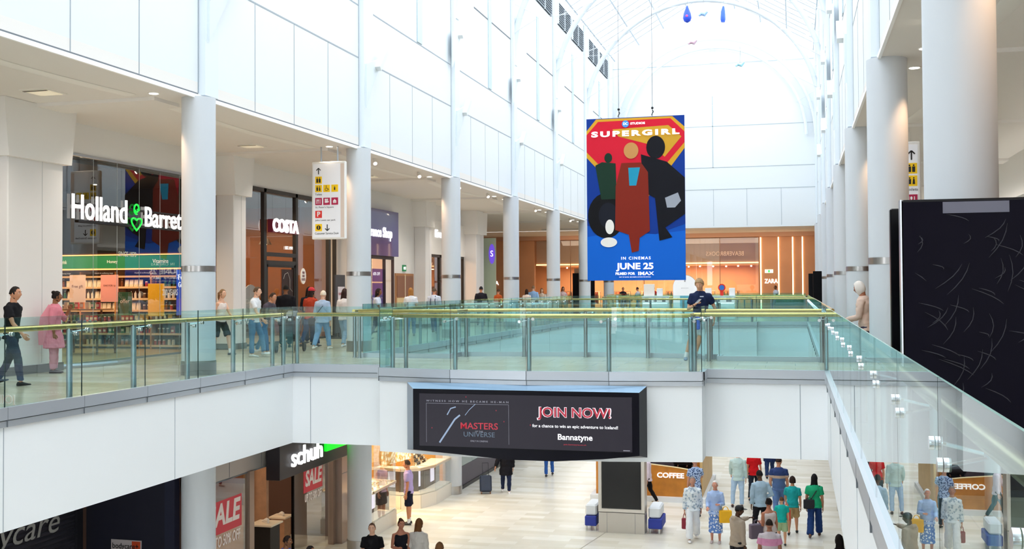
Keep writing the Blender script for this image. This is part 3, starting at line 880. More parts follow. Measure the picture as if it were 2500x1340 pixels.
area_light('shop_lamp', (-19.2, 25.4, 3.6), 4.5, 2.2, 330, (1, .62, .33), (math.radians(-18), 0, 0))
for x, y in ((-17.5, 21.5), (-18.6, 22.6), (-17.0, 23.6), (-19.4, 24.0), (-20.4, 22.0)):
    t = thing('spotlight', 'small bright ceiling spotlight in the health food shop, ' + {-17.5: 'nearest the street glass on the left', -18.6: 'middle of the front row', -17.0: 'nearest the window on the right', -19.4: 'furthest back', -20.4: 'deepest on the left'}[x], 'light', (x, y, 4.45), group='shop ceiling spots')
    MB().cyl(0, 0, -.12, .0, .05, 12).build('housing', BLACK, t); MB().cyl(0, 0, -.13, -.12, .045, 12).build('lens', mat('#fff4dd', .4, emit=14), t)
    MB().cyl(0, 0, 0, .15, .008, 6).build('stem', BLACK, t)

# ---- coffee shop
shop_room(27.75, 35.4, -22, GX - .35, (mat('#8a4f2a', .55, var=.25, scale=1.5), mat('#2a1b14', .8), mat('#8f7351', .4)))
co = front('dark framed glass shop front of the coffee shop with red-backed lit name', 27.8, 35.1, 4.75, (29.85, 32.0, 34.55), trans=((29.85, 32.0, 2.75), (29.85, 32, 2.5)), fw=.16)
CR_ = mat('#6d1530', .4)
m = MB()
for i in range(5):
    m.box(.05, .22, 30.02 - 27.8 + i * .36, 30.3 - 27.8 + i * .36, 3.42, 3.82)
m.build('letter_boxes', CR_, co, label='dark maroon letter backing')
ltext(co, 'COSTA', 30.85, 3.62, 1.75, .42, LIT, .035, ox=.24, y0=27.8, ext=.02)
ltext(co, 'EST. 1971', 31.5, 2.98, .5, .1, LIT, .01, ox=.03, y0=27.8, ext=.003)
MB().tube([(.01, 32.55 - 27.8, 2.1), (.02, 32.55 - 27.8, 2.1)], [(.2, .26)] * 2, 24, ref=(0, 1, 0)).build('window_sticker', mat('#f1ece6', .5), co, label='white oval window sticker')
ltext(co, 'FRESH\nHAND\nROASTED', 32.55, 2.1, .26, .3, mat('#6d1530', .5), .01, ox=.025, y0=27.8, ext=.001)
# door leaf with drawn white outline
m = MB(); m.box(-.05, .05, 29.95 - 27.8, 30.03 - 27.8, .05, 2.44); m.box(-.05, .05, 31.82 - 27.8, 31.9 - 27.8, .05, 2.44); m.box(-.05, .05, 29.95 - 27.8, 31.9 - 27.8, 2.36, 2.44)
dr = m.build('door', mat('#141010', .4), co)
m = MB(); m.tube([(.07, 30.15 - 27.8, .9), (.07, 30.15 - 27.8, 1.5)], .018, 8); m.build('door_handle', CHROME, dr)
MB().box(.012, .02, 31.0 - 27.8, 31.8 - 27.8, .1, 2.3).build('dark_film', mat('#2b1210', .4), dr)
m = MB(); q = 31.35 - 27.8
m.tube([(.03, q - .25, 2.0), (.03, q - .15, 2.15), (.03, q + .05, 2.2), (.03, q + .2, 2.0), (.03, q + .2, 1.7), (.03, q + .38, 1.6)], .006, 4)
m.tube([(.03, q - .2, 1.35), (.03, q, 1.5), (.03, q + .2, 1.45), (.03, q + .3, 1.25), (.03, q + .1, 1.4)], .006, 4)
m.build('line_drawing', mat('#d8cfc8', .5), dr)
o = tag(MB().box(-.02, .02, -.55, .55, -.09, .09).build('menu_light', mat('#e9fff0', .5, emit=2.2), None, loc=(-16.9, 29.6, 2.05)), 'lit white and green strip sign hanging inside the coffee shop', 'sign')
MB().box(-.025, .03, -.56, .56, -.12, -.09).build('green_edge', GRN, o)
ct = thing('serving_counter', 'brown wooden serving counter inside the coffee shop', 'counter', (-18.6, 31.5, 0))
MB().rbox(-.4, .4, -2.6, 2.6, 0, 1.0).build('cabinet', mat('#6a3d20', .5), ct); MB().box(-.45, .45, -2.65, 2.65, 1.0, 1.05).build('worktop', mat('#c8a27a', .3), ct)
sb = MB().tube([(-.012, 0, 1.2), (.012, 0, 1.2)], [(.55, .62)] * 2, 28, ref=(0, 1, 0)).build('window_board', mat('#c8c2c0', .5), None, loc=(GX - .25, 29.5, 0)); tag(sb, 'round grey promotional board in the coffee shop window', 'sign')
text('ITALIAN', 'lettering', sb, (.015, 0, 1.3), RXL, .7, .13, mat('#fff4ee', .5), ext=.001)
t = thing('menu_board', 'black framed notice stand with pale poster by the coffee shop', 'notice stand', (-14.9, 33.9, 0))
MB().box(-.03, .03, -.4, .4, .2, 2.15).build('frame', mat('#3a3a40', .4), t); MB().box(-.2, .2, -.3, .3, 0, .05).build('foot', mat('#3a3a40', .4), t); MB().box(-.02, .02, -.05, .05, .05, .2).build('stem', mat('#3a3a40', .4), t); MB().box(.03, .035, -.2, .35, .9, 1.75).build('poster', mat('#d9cfd6', .5), t)
text('NOW OPEN', 'lettering', t, (.04, .07, 1.5), RXL, .4, .09, mat('#a8455c', .5), ext=.001)
for i, (x, y, lab) in enumerate(((-17.4, 30.2, 'near the door'), (-17.4, 33.4, 'near the right window'), (-19.5, 31.8, 'over the counter'))):
    t = thing('pendant_lamp', 'warm pendant lamp in the coffee shop, ' + lab, 'lamp', (x, y, 3.2), group='coffee shop pendants')
    MB().tube([(0, 0, 0), (0, 0, .2), (0, 0, .25)], [.22, .12, .03], 16).build('lamp_shade', mat('#3a2418', .5), t, True); MB().cyl(0, 0, .25, 1.4, .008, 6).build('cable', BLACK, t); MB().ball((0, 0, .03), .07).build('bulb', mat('#ffcf94', .5, emit=12), t)
area_light('shop_lamp', (-18.6, 31.5, 4.2), 4, 5, 480, (1, .68, .4))

# ---- insurance shop and the purple fascia
shop_room(36.35, 40.8, -20, GX - .35, (mat('#f4dcc8', .6), mat('#f4ece4', .8), mat('#b9a68a', .4)))
ins = front('purple fascia shop front with white name, just right of the second column', 36.4, 40.75, 2.95, (37.6, 38.35, 39.8), frame=mat('#3a2d33', .4), fw=.05)
MB().box(.0, .25, 0, 4.35, 2.95, 4.72).build('fascia_board', mat('#3a2f7d', .3, coat=.6), ins, label='deep purple fascia board')
ltext(ins, 'The Insurance Shop', 38.0, 3.83, 4.0, .52, LIT, .02, ox=.27, y0=36.4, ext=.012)
for i, (a, b, z0_, z1_, tx) in enumerate(((38.4, 39.75, 1.95, 2.45, '60% OFF'), (38.4, 39.75, .6, 1.9, 'Join today'))):
    p = MB().box(-.05, -.03, a - 36.4, b - 36.4, z0_, z1_).build('window_poster', mat('#3d1f8f', .5, emit=.3), ins)
    text(tx, 'lettering', p, (-.02, (a + b) / 2 - 36.4, (z0_ + z1_) / 2 + .05), RXL, .7, .12, LIT, ext=.001)
area_light('shop_lamp', (-17.8, 38.5, 4.0), 3, 3, 160, (1, .8, .62))

# ---- wooden service doors
d = MB().box(GX - .05, GX + .04, 40.95, 43.1, 0, 2.3)
d = struct(d, 'door_1', mat('#b07a4e', .5), label='wooden service double door frame')
for q, lab in ((41.08, 'left'), (42.05, 'right')):
    MB().box(GX + .04, GX + .06, q, q + .9, 1.35, 2.2).build('door_vision_panel', mat('#8a5a3f', .4), d)
    MB().box(GX + .04, GX + .055, q, q + .9, .03, 1.3).build('door_leaf', mat('#dcc08e', .5), d)
MB().box(GX + .04, GX + .07, 41.99, 42.04, .03, 2.25).build('door_edge', mat('#ecdcc0', .5), d)
ex = MB().box(0, .05, -.18, .18, -.13, .13).build('exit_sign', mat('#1f7a4a', .5, emit=.3), None, loc=(GX, 42.0, 2.52)); tag(ex, 'small green emergency exit sign over the wooden doors', 'sign')
m = MB(); m.box(.051, .056, -.13, .0, -.05, .05); m.tube([(.055, .05, -.06), (.055, .09, .02), (.055, .06, .06)], .012, 5); m.build('running_figure', LIT, ex)

# ---- jeans shop beyond the wooden doors
shop_room(44.15, 50.25, -21, GX - .35, (mat('#5b2a16', .6, var=.3, scale=2), mat('#1a1210', .8), mat('#6b5138', .4)), zc=3.9)
cn = front('dark fronted clothes shop with small lit letters, between the second and third columns', 44.2, 50.2, 3.2, (46.6, 48.9), fw=.16)
MB().box(.0, .12, 0, 6, 3.2, 4.7).build('fascia_board', mat('#f1eeeb', .5), cn, label='cream fascia board')
ltext(cn, 'ernest jones', 47.3, 4.15, 2.9, .3, LIT, .03, ox=.13, y0=44.2, ext=.02) if False else ltext(cn, 'Ernest', 46.6, 4.12, 1.9, .34, LIT, .03, ox=.14, y0=44.2, ext=.02)
ltext(cn, 'NEW', 45.2, 2.75, .7, .16, mat('#d8b088', .5, emit=.5), .02, ox=.03, y0=44.2, ext=.003)
area_light('shop_lamp', (-18.2, 47.2, 3.6), 3, 4, 420, (1, .6, .35))
for i, (y, z, lab) in enumerate(((45.1, 1.9, 'left'), (46.0, 2.1, 'middle'), (47.6, 1.8, 'right'))):
    o = tag(MB().box(-.04, .04, -.35, .35, -.5, .5).build('display_cabinet', mat('#ffb25c', .5, emit=1.2), None, loc=(-17.3, y, z)), 'glowing amber display cabinet, %s of three in the dark shop' % lab, 'cabinet', 'glowing cabinets')
    MB().box(.04, .05, -.4, .4, -.55, -.5).box(.04, .05, -.4, .4, .5, .55).box(.04, .05, -.03, .03, -.5, .5).build('frame', BLACK, o)
# projecting purple round sign at the corner
t = thing('projecting_sign', 'tall pale glass corner panel with a purple round logo sign', 'sign', (-15.0, 52.3, 0))
MB().box(-.5, .5, -.03, .03, 0, 4.2).build('glass_fin', mat('#b9c7b0', .3), t); MB().tube([(.3, -.06, 3.4), (.3, -.035, 3.4)], [(.16, .5)] * 2, 20, ref=(1, 0, 0)).build('logo_disc', mat('#6a4bd0', .5, emit=.8), t)
text('S', 'lettering', t, (.3, -.065, 3.4), RX, .14, .3, LIT, ext=.002)
struct(MB().box(-30, -16, 51.6, 51.8, 0, ZS), 'wall_corner', mat('#eae6e0', .7))

# ------------------------------------------------------------------ fashion store across the far end
FY = 77.0
ORW = mat('#d8a078', .6, var=.12, scale=.6)
m = MB(); m.cur = 0
m.box(-30, 1.6, FY + 6.5, FY + 6.9, 0, ZS); m.box(-2.35, 1.9, FY - .2, FY + .2, 0, ZS); m.box(-23.2, -18.4, FY - .15, FY + .2, 0, ZS)
m.cur = 1; m.box(-30, 1.9, FY - .5, FY + .2, 5.15, ZS)
struct(m, 'wall_far', [ORW, mat('#c79b80', .6)], label='warm tan wall of the fashion store')
za = thing('storefront', 'wide orange-lit glass shop front of the fashion store at the far end', 'shop front', (-18.4, FY, 0))
for i in range(6):
    a = i * 2.67
    MB().box(a + .02, a + 2.65, -.012, 0, .05, 5.1).build('window_pane', SHOPGLASS, za)
m = MB()
for i in range(7): m.box(i * 2.67 - .02, i * 2.67 + .02, -.04, .04, 0, 5.15)
m.build('mullion', mat('#9a7a64', .4, .5), za)
MB().box(0, 16.02, .5, 1.0, 3.35, 5.15).build('bulkhead', mat('#d8b398', .6), za)
MB().box(0, 16.02, .45, .5, 3.33, 3.42).build('light_cove', mat('#ffc98a', .5, emit=3.0), za)
for x, y, w_ in ((-21.6, FY - .17, 1.0), (-1.56, FY - .22, .9)):
    text('ZARA', 'lettering', za, (x + 18.4, y - FY - .01, 2.05), RX, w_, .3, LIT, ext=.01, off=.02)
bv = text('BEAVERBROOKS', 'reflection_lettering', za, (-4.7 + 18.4, -.03, 4.0), (PI / 2, 0, PI), 2.6, .3, mat('#f0d8c4', .5), ext=.002)  # reversed name modelled as letters to stand for a reflection in the glass
for x in (-2.25, -1.05, -.1, .55):
    o = tag(MB().box(-.04, .04, -.03, .0, .1, 5.1).build('light_strip', mat('#ffd9a0', .5, emit=4), None, loc=(x, FY - .22, 0)), 'vertical glowing light strip on the tan wall, %s of four' % {-2.25: 'leftmost', -1.05: 'second', -.1: 'third', .55: 'rightmost'}[x], 'light', 'vertical light strips')
    MB().box(-.07, -.04, -.025, 0, .1, 5.1).build('side_trim', mat('#a87a55', .5), o)
ex = tag(MB().box(-.28, .28, -.03, 0, -.12, .12).build('exit_sign', mat('#d9f2dc', .5, emit=1.2), None, loc=(-2.2 + .5, FY - .22, 2.75)), 'lit exit sign on the tan wall beside the fashion store', 'sign')
MB().box(-.05, .05, -.035, -.03, -.08, .08).build('green_symbol', GRN, ex)
lx = [(-17.4 + i * .9, 3.18, FY + 2 + (i % 3) * .5) for i in range(17)]
for i, (x, z, y) in enumerate(lx):
    o = MB().ball((0, 0, 0), (.06, .06, .05), 8, 6).build('spotlight', mat('#fff1d8', .5, emit=18), None, loc=(x, y, z)); tag(o, 'tiny bright ceiling spot inside the far fashion store', 'light', 'spots inside the far fashion store')
struct(MB().box(-18.4, -2.35, FY + 1.0, FY + 6.5, 3.3, 3.4), 'ceiling', mat('#f2c9a0', .7), label='store ceiling')
area_light('shop_lamp', (-10, FY + 3.4, 3.2), 15, 4, 1300, (1, .7, .45))
area_light('shop_lamp', (-8, FY - 2.5, 5.3), 18, 2, 420, (1, .74, .54), (math.radians(25), 0, 0))
# mannequins' rails and racks
for i, x in enumerate((-16.5, -14.6, -12.2, -10.4, -8.4, -6.2, -4.4)):
    t = thing('clothes_rack', 'rack of warm coloured clothes in the far store, number %s along the window' % ['one', 'two', 'three', 'four', 'five', 'six', 'seven'][i], 'clothes rack', (x, FY + 1.6 + (i % 2), 0), group='clothes racks in the far store')
    m = MB()
    for a in (-.6, .6): m.tube([(a, 0, 0), (a, 0, 1.4)], .02, 6)
    m.tube([(-.6, 0, 1.4), (.6, 0, 1.4)], .02, 6); m.build('rail', STEEL, t)
    for j in range(9):
        c = rnd.choice(['#b34a1e', '#7a2a18', '#d98a4a', '#3a2420', '#e8c8a0', '#c82f2a'])
        MB().xprism([(-.2, .5), (.2, .5), (.22, 1.15), (.05, 1.36), (-.05, 1.36), (-.22, 1.15)], -.5 + j * .12, -.44 + j * .12).build('garment', mat(c, .8), t)
t = thing('feature_wall', 'speckled stone feature column inside the far store', 'display column', (-14.9, FY + .8, 0)); MB().box(-.7, .7, -.1, .1, 0, 3.1).build('stone', mat('#a48a7c', .8, var=.5, scale=14), t)
# end wall behind the left walkway, brown panel left of ZARA
struct(MB().box(-30, 9, 83.6, 84, 0, ZS), 'wall_far', mat('#e0a878', .7), label='back wall of the store')

# ------------------------------------------------------------------ hanging direction signs
YEL = mat('#f2c400', .5, emit=.12); CRI = mat('#b01848', .5, emit=.1); REDS = mat('#d8322c', .5, emit=.1); INK = mat('#1a1a1c', .6)
def direction_sign(label, loc, rz=0, flip=False):
    t = thing('direction_sign', label, 'sign', loc, rz)
    w, h = .96, 2.06
    MB().rbox(.17 if flip else 0, w, 0, .12, 0, h, .02).build('casing', mat('#f2efec', .4), t)
    MB().box(.22 if flip else .05, w - (.05 if flip else .14), -.008, 0, .05, h - .06).build('face', mat('#e9e9ee', .35, emit=.12), t)
    MB().box(*((.19, .21) if flip else (w - .13, w - .03)), -.006, 0, .05, h - .06).build('side_band', mat('#e2cfc2', .5), t)
    m = MB()
    for x in (.25, .72): m.cyl(x, .04, h, ZS - loc[2], .012, 8); m.cyl(x, .09, h, ZS - loc[2], .012, 8)
    m.build('hanger', STEEL, t)
    U = (lambda u: w - .006 - u * .77) if flip else (lambda u: .05 + u * (w - .19)); V = lambda v: h - .06 - v * (h - .11)
    def sq(u, v, mt, nm):
        a = .095
        return MB().box(U(u) - a, U(u) + a, -.014, -.008, V(v) - a, V(v) + a).build(nm, mt, t)
    def arrow(u, v, dr):
        m = MB(); x, z = U(u), V(v)
        m.box(x - .012, x + .012, -.014, -.008, z - .08, z + .08)
        for s_ in (-1, 1):
            m.tube([(x, -.011, z + dr * .085), (x + s_ * .06, -.011, z + dr * .025)], .012, 4)
        m.build('arrow', INK, t)
    def man(p, x, z, s_=1, mt=INK, skirt=False):
        m = MB(); m.ball((x, -.017, z + .05 * s_), (.014 * s_, .002, .014 * s_), 8, 6)
        m.yprism([(x - .022 * s_, z - .06 * s_), (x + .022 * s_, z - .06 * s_), (x + (.014 if skirt else .024) * s_, z + .03 * s_), (x - (.014 if skirt else .024) * s_, z + .03 * s_)], -.018, -.014)
        m.build('pictogram', mt, p)
    arrow(.2, .1, 1)
    p = sq(.2, .22, YEL, 'yellow_square'); man(p, U(.2) - .035, V(.22), 1.1); man(p, U(.2) + .035, V(.22), 1.1)
    p = sq(.2, .335, YEL, 'yellow_square'); man(p, U(.2) - .035, V(.335)); man(p, U(.2) + .035, V(.335), 1, INK, True)
    p = sq(.5, .335, YEL, 'yellow_square')
    m = MB(); x, z = U(.5), V(.335)
    m.tube([(x + .04 * math.cos(a), -.017, z - .02 + .04 * math.sin(a)) for a in [2.2 + 4.2 * k / 12 for k in range(13)]], .006, 4); m.tube([(x - .01, -.017, z + .05), (x - .005, -.017, z), (x + .04, -.017, z), (x + .055, -.017, z - .04)], .008, 4); m.ball((x - .01, -.017, z + .065), (.012, .002, .012), 6, 5)
    m.build('pictogram', INK, p)
    p = sq(.8, .335, YEL, 'yellow_square'); man(p, U(.8), V(.335), .8)
    text('Toilets', 'lettering', t, (U(.2), -.012, V(.415)), RX, .2, .05, INK, ext=.001)
    for i, u in enumerate((.2, .5, .8)):
        p = sq(u, .51, CRI, 'crimson_square'); m = MB(); x, z = U(u), V(.51)
        if i == 0:
            m.box(x - .06, x - .045, -.018, -.014, z - .06, z + .06); m.ball((x - .01, -.017, z + .03), (.02, .002, .03), 8, 6); m.box(x - .017, x - .003, -.018, -.014, z - .06, z); m.box(x + .035, x + .05, -.018, -.014, z - .06, z + .06)
        elif i == 1:
            m.box(x - .05, x + .03, -.018, -.014, z - .04, z + .02); m.ball((x - .03, -.017, z + .045), (.025, .002, .025), 8, 6); m.ball((x + .02, -.017, z + .045), (.025, .002, .025), 8, 6); m.box(x + .035, x + .06, -.018, -.014, z - .03, z + .01)
        else:
            m.yprism([(x - .055, z + .0), (x, z + .055), (x + .055, z)], -.018, -.014); m.box(x - .045, x - .02, -.018, -.014, z - .05, z); m.box(x - .01, x + .01, -.018, -.014, z - .05, z); m.box(x + .02, x + .045, -.018, -.014, z - .05, z)
        m.build('pictogram', mat('#f6f2f4', .5), p)
    text("St. Peter's Square", 'lettering', t, (U(.42), -.012, V(.59)), RX, .52, .055, INK, ext=.001)
    p = sq(.2, .685, REDS, 'red_square'); text('P', 'lettering', p, (U(.2), -.016, V(.685)), RX, .09, .13, mat('#f6f2f4', .5), ext=.001, off=.03)
    text('John Lewis car park', 'lettering', t, (U(.45), -.012, V(.765)), RX, .58, .055, INK, ext=.001)
    p = sq(.2, .865, YEL, 'yellow_square'); m = MB(); m.tube([(U(.2), -.018, V(.865)), (U(.2), -.014, V(.865))], .06, 16); m.build('black_disc', INK, p); text('i', 'lettering', p, (U(.2), -.02, V(.865)), RX, .02, .08, YEL, ext=.001, off=.02)
    arrow(.52, .865, -1)
    text('Customer Service Desk', 'lettering', t, (U(.5) + (.01 if flip else 0), -.012, V(.945)), RX, .6 if flip else .68, .055, INK, ext=.001)
    return t
direction_sign('white hanging direction sign with yellow and crimson symbols left of the second column', (-12.37, 26.35, 2.98))
direction_sign('white hanging direction sign half hidden between the two nearest right columns', (1.26, 20.6, 2.2), flip=True)

# ------------------------------------------------------------------ soffit downlights
dl = 0
for k in range(-1, 6):
    Yc = Y0 + SP * k
    for x, side in ((-11.85, 'left'), (2.05, 'right')):
        for dy, wh in ((-.78, 'before'), (.78, 'after')):
            o = MB().cyl(0, 0, -.012, .0, .11, 18); o.cur = 1; o.cyl(0, 0, -.016, -.012, .085, 18)
            o = o.build('downlight', [mat('#f4f2ee', .5), mat('#fff6e8', .5, emit=9)], None, loc=(x, Yc + dy, ZS)); dl += 1
            tag(o, 'round flush downlight on the %s soffit just %s the %s column' % (side, wh, ordn[k + 1]), 'downlight', 'soffit downlights')
for k in range(1, 6):
    Yc = Y0 + SP * k
    for dy, wh in ((2.1, 'nearer'), (5.9, 'farther')):
        t = thing('track_spotlight', 'small tilted soffit spotlight, %s one beyond the %s left column' % (wh, ordn[k + 1]), 'spotlight', (-11.75, Yc + dy, ZS), group='tilted soffit spotlights')
        MB().tube([(0, 0, 0), (0, 0, -.05)], .03, 8).build('mount', mat('#f4f2ee', .5), t)
        MB().tube([(0, 0, -.05), (.08, -.1, -.16)], [.05, .06], 12).build('lamp_head', mat('#f4f2ee', .5), t)
        MB().tube([(.08, -.1, -.16), (.084, -.104, -.165)], .052, 12).build('lens', mat('#fff4e2', .5, emit=12), t)
t = thing('track_spotlight', 'tilted soffit spotlight before the second right column', 'spotlight', (2.05, 16.7, ZS), group='tilted soffit spotlights')
MB().tube([(0, 0, 0), (0, 0, -.05)], .03, 8).build('mount', mat('#f4f2ee', .5), t); MB().tube([(0, 0, -.05), (-.08, -.1, -.16)], [.06, .08], 12).build('lamp_head', mat('#f4f2ee', .5), t); MB().tube([(-.08, -.1, -.16), (-.084, -.104, -.165)], .07, 12).build('lens', mat('#fff4e2', .5, emit=12), t)
for k in range(-1, 3):
    Yc = Y0 + SP * k
    t = thing('ceiling_diffuser', 'recessed square ceiling light in the %s bay of the left walkway' % ordn[k + 1], 'ceiling light', (-13.75, Yc - 1.5 + SP * .0 + (0 if k < 1 else 0), ZS), group='recessed ceiling lights')
    MB().box(-.3, .3, -.3, .3, -.02, 0).build('frame', mat('#f0ece4', .5), t); MB().box(-.24, .24, -.24, .24, -.03, -.02).build('diffuser', mat('#efe2c8', .5, emit=.35), t); MB().box(-.26, .26, -.26, -.2, -.034, -.03).build('shadow_slot', mat('#4a4640', .6), t)
# warm scallops on the nearest columns
for (x, y, s_) in ((CL, Y0, -1), (CL, Y0 + SP, -1), (CL, Y0 + 2 * SP, -1), (CR, Y0, 1), (CR, Y0 - SP, 1), (CR, Y0 + SP, 1)):
    spot('column_spot', (x + s_ * .62, y - .55, ZS - .05), (x + s_ * .15, y - .1, 3.2), 190, (1, .6, .34), 44, .9, .04)
# walkway lighting: added fill uplight over the right-hand ledge, then the flush downlights
for (y0, y1) in ((2, 20), (20.5, 40), (41, 60)):
    area_light('fill_uplight', (6.0, (y0 + y1) / 2, 4.08), y1 - y0, .2, 1.8 * (y1 - y0), (1, .94, .87), (math.radians(180), 0, PI / 2))
for k in range(-1, 6):
    for x in (-11.85, 2.05):
        for dy in (-.78, .78):
            spot('downlight_and_fill', (x, Y0 + SP * k + dy, ZS - .03), (x, Y0 + SP * k + dy, 0), 60 if x < 0 else 16, (1, .86, .7), 100, 1, .08)
for k in range(-1, 4):
    for dy in (1.5, 5.5):
        spot('downlight_and_fill', (-13.75, Y0 + SP * k + dy, ZS - .05), (-13.75, Y0 + SP * k + dy, 0), 300, (1, .9, .78), 130, 1, .1)  # extra fill spots without fittings, added to brighten the left walkway
# ------------------------------------------------------------------ lower level: back walls
struct(MB().box(-24, -23.6, -6, 90, ZL, SL), 'wall_lower', mat('#d8d6d2', .7))
# ---- closed shop with roller shutter
BX = -14.6
t = thing('roller_shutter', 'dark roller shutter with faded script name of the closed shop', 'shutter', (BX, 12.0, ZL))
m = MB()
prof = []
for j in range(34):
    z = .05 + j * .105
    m.xprism([(0, z), (7.6, z), (7.6, z + .1), (0, z + .1)], -.03, .0)
    m.tube([(.0, 0, z + .05), (.0, 7.6, z + .05)], [(.02, .042)] * 2, 6, ref=(1, 0, 0))
m.build('slats', mat('#4a4a55', .38, .6), t)
MB().box(-.06, .08, 7.6, 7.78, 0, 3.7).build('guide_rail', mat('#2e2f36', .4, .5), t)
text('bodycare', 'lettering', t, (.04, 5.55, 2.28), RXL, 3.0, .62, mat('#a9a7a4', .6), ext=.004, shear=.25)
NAVY = mat('#15162a', .5)
nb = thing('return_wall_panel', 'dark navy wall panel facing the atrium beside the roller shutter', 'panel', (-14.25, 20.0, ZL))
MB().box(-.35, 1.75, 0, .15, 0, 3.72).build('board', NAVY, nb); MB().box(1.55, 1.78, -.04, .2, 0, 3.72).build('edge_post', mat('#20233a', .4), nb)
pn = MB().box(0, .72, -.02, 0, -.9, 0).build('shop_poster', mat('#c9bfc2', .5), None, loc=(-13.98, 19.995, -3.57)); tag(pn, 'small pale and orange bodycare poster on the navy panel', 'poster')
MB().box(.5, .7, -.025, -.02, -.88, -.02).build('orange_strip', mat('#d2491c', .5), pn)
text('bodycare+', 'lettering', pn, (.35, -.03, -.13), RX, .62, .15, mat('#1c1416', .5), ext=.001, off=.01)

# ---- shoe shop
SX = -12.3
struct(MB().box(-20, SX - .02, 20.15, 20.3, ZL, SL).box(-20, -19.8, 20.3, 28.4, ZL, SL).box(-20, SX - .3, 28.3, 28.4, ZL, SL), 'wall_shop', mat('#5a3d30', .7))
struct(MB().box(-20, -11.6, 20.15, 28.4, SL - .12, SL - .005), 'ceiling', mat('#2a2422', .8), label='shoe shop ceiling')
ss = thing('storefront', 'shoe shop front with black sign box, SALE windows and an open entrance', 'shop front', (SX, 20.15, ZL))
def S_(y): return y - 20.15
SIL = mat('#b9b4b1', .35, .4)
m = MB(); m.box(-.15, .0, 0, S_(28.4), 2.75, 3.75); m.build('fascia', SIL, ss, label='grey metal fascia panels')
m = MB()
for y in (21.9, 23.4): m.box(.0, .004, S_(y), S_(y) + .012, 2.76, 3.74)
m.box(.0, .006, 0, S_(28.4), 2.72, 2.75); m.build('panel_joint', DARKJOINT, ss)
for y0, y1 in ((20.15, 20.35), (22.73, 22.95), (27.4, 27.55)):
    MB().box(-.1, .06, S_(y0), S_(y1), 0, 2.75).build('frame_post', mat('#a08a7c', .35, .5), ss)
MB().box(-.1, .25, S_(27.55), S_(28.3), 0, 3.75).build('end_pier', mat('#a89890', .3, .6), ss, label='brushed bronze end pier')
MB().box(.25, .255, S_(27.55), S_(28.3), 1.9, 1.915).build('panel_joint', DARKJOINT, ss)
for (a, b) in ((20.35, 22.73), (25.1, 27.4)):
    MB().box(-.012, 0, S_(a), S_(b), .05, 2.72).build('window_pane', SHOPGLASS, ss)
MB().box(-.05, .02, S_(25.08), S_(25.12), 0, 2.72).build('door_post', BLACK, ss)
sgn = MB().rbox(.02, .38, S_(23.6), S_(27.9), 2.4, 3.72, .01).build('sign_box', mat('#2a262c', .4), ss, label='black sign box')
text('schuh', 'lettering', sgn, (.44, S_(25.0), 2.84), RXL, 1.75, .46, LIT, ext=.02, off=.01)
MB().box(.39, .46, S_(26.1), S_(27.75), 2.74, 2.95).build('green_bar', mat('#10e020', .4, emit=1.8), sgn, label='glowing green bar')
REDP = mat('#c62f3e', .5, emit=.15); PALE = mat('#e8dcd6', .5, emit=.1)
for (yc, zc, w, h) in ((26.25, 2.0, 1.15, .6), (21.65, 1.95, 1.6, .72)):
    p = MB().box(.001, .006, S_(yc) - w / 2, S_(yc) + w / 2, zc - h / 2, zc + h / 2).build('sale_sticker', REDP, ss, label='red sticker on the glass')
    text('SALE', 'lettering', p, (.01, S_(yc), zc + .03), RXL, w * .88, h * .7, PALE, ext=.002, off=.03, shear=.15)
    text('UP TO 50% OFF', 'lettering', p, (.01, S_(yc), zc - h * .75), RXL, w * .9, h * .34, PALE, ext=.002, off=.02, shear=.15)
# shelves with shoes
SLAT = mat('#b98a68', .6, var=.2, scale=6)
def shoe_proto():
    m = MB(); rows = []
    for q, w, h, zb in ((-.13, .02, .05, .02), (-.11, .04, .1, 0), (-.04, .045, .11, 0), (.02, .042, .085, 0), (.08, .05, .05, 0), (.13, .04, .035, 0), (.15, .015, .02, .005)):
        rows.append([(q, w * math.cos(a), zb + h / 2 + h / 2 * math.sin(a)) for a in [2 * PI * k / 10 for k in range(10)]][::-1])
    m.rows(rows); return m
SHC = [('#e8e0d6', 'white'), ('#2c2a30', 'black'), ('#a04a38', 'rust'), ('#5d7fb4', 'blue'), ('#c9a888', 'tan')]
sp = {}
def shoe(ci, loc, rz, where_):
    c, cn = SHC[ci]
    if ci not in sp:
        o = shoe_proto().build('shoe', mat(c, .6), None, True); MB().tube([(-.12, 0, .0), (.0, 0, .0), (.14, 0, .0)], [(.035, .012), (.04, .012), (.035, .012)], 8, ref=(0, 1, 0)).build('sole', mat('#f4f0ea', .6), o)
        sp[ci] = o
    else:
        o = sp[ci].copy(); COL.objects.link(o)
        for ch in sp[ci].children: q = ch.copy(); COL.objects.link(q); q.parent = o
    o.location = loc; o.rotation_euler = (0, 0, rz); o.name = 'shoe'
    tag(o, '%s trainer %s' % (cn, where_), 'shoe', 'shoes ' + where_)
for wi, (y0, y1, nm) in enumerate(((20.5, 22.5, 'on the slatted wall behind the left window'),)):
    t = thing('shoe_wall', 'wooden slatted display wall for shoes ' + nm, 'display wall', (SX - 1.5, y0, ZL))
    MB().box(-.1, 0, 0, y1 - y0 + .6, 0, 3.4).build('slat_board', SLAT, t)
    m = MB()
    for j in range(11): m.box(0, .01, 0, y1 - y0 + .6, .3 + j * .28, .315 + j * .28)
    m.build('slat_groove', mat('#4a3226', .8), t)
    for r_ in range(4):
        z = 1.1 + r_ * .5
        MB().box(0, .32, 0, y1 - y0 + .5, z - .02, z).build('shelf', mat('#d8c8b8', .5), t)
        for j in range(6): shoe((j + r_) % 5, (SX - 1.34, y0 + .2 + j * .38, ZL + z + .012), .4 + PI, 'on the %s shelf behind the left shoe shop window' % ['lowest', 'second', 'third', 'top'][r_])
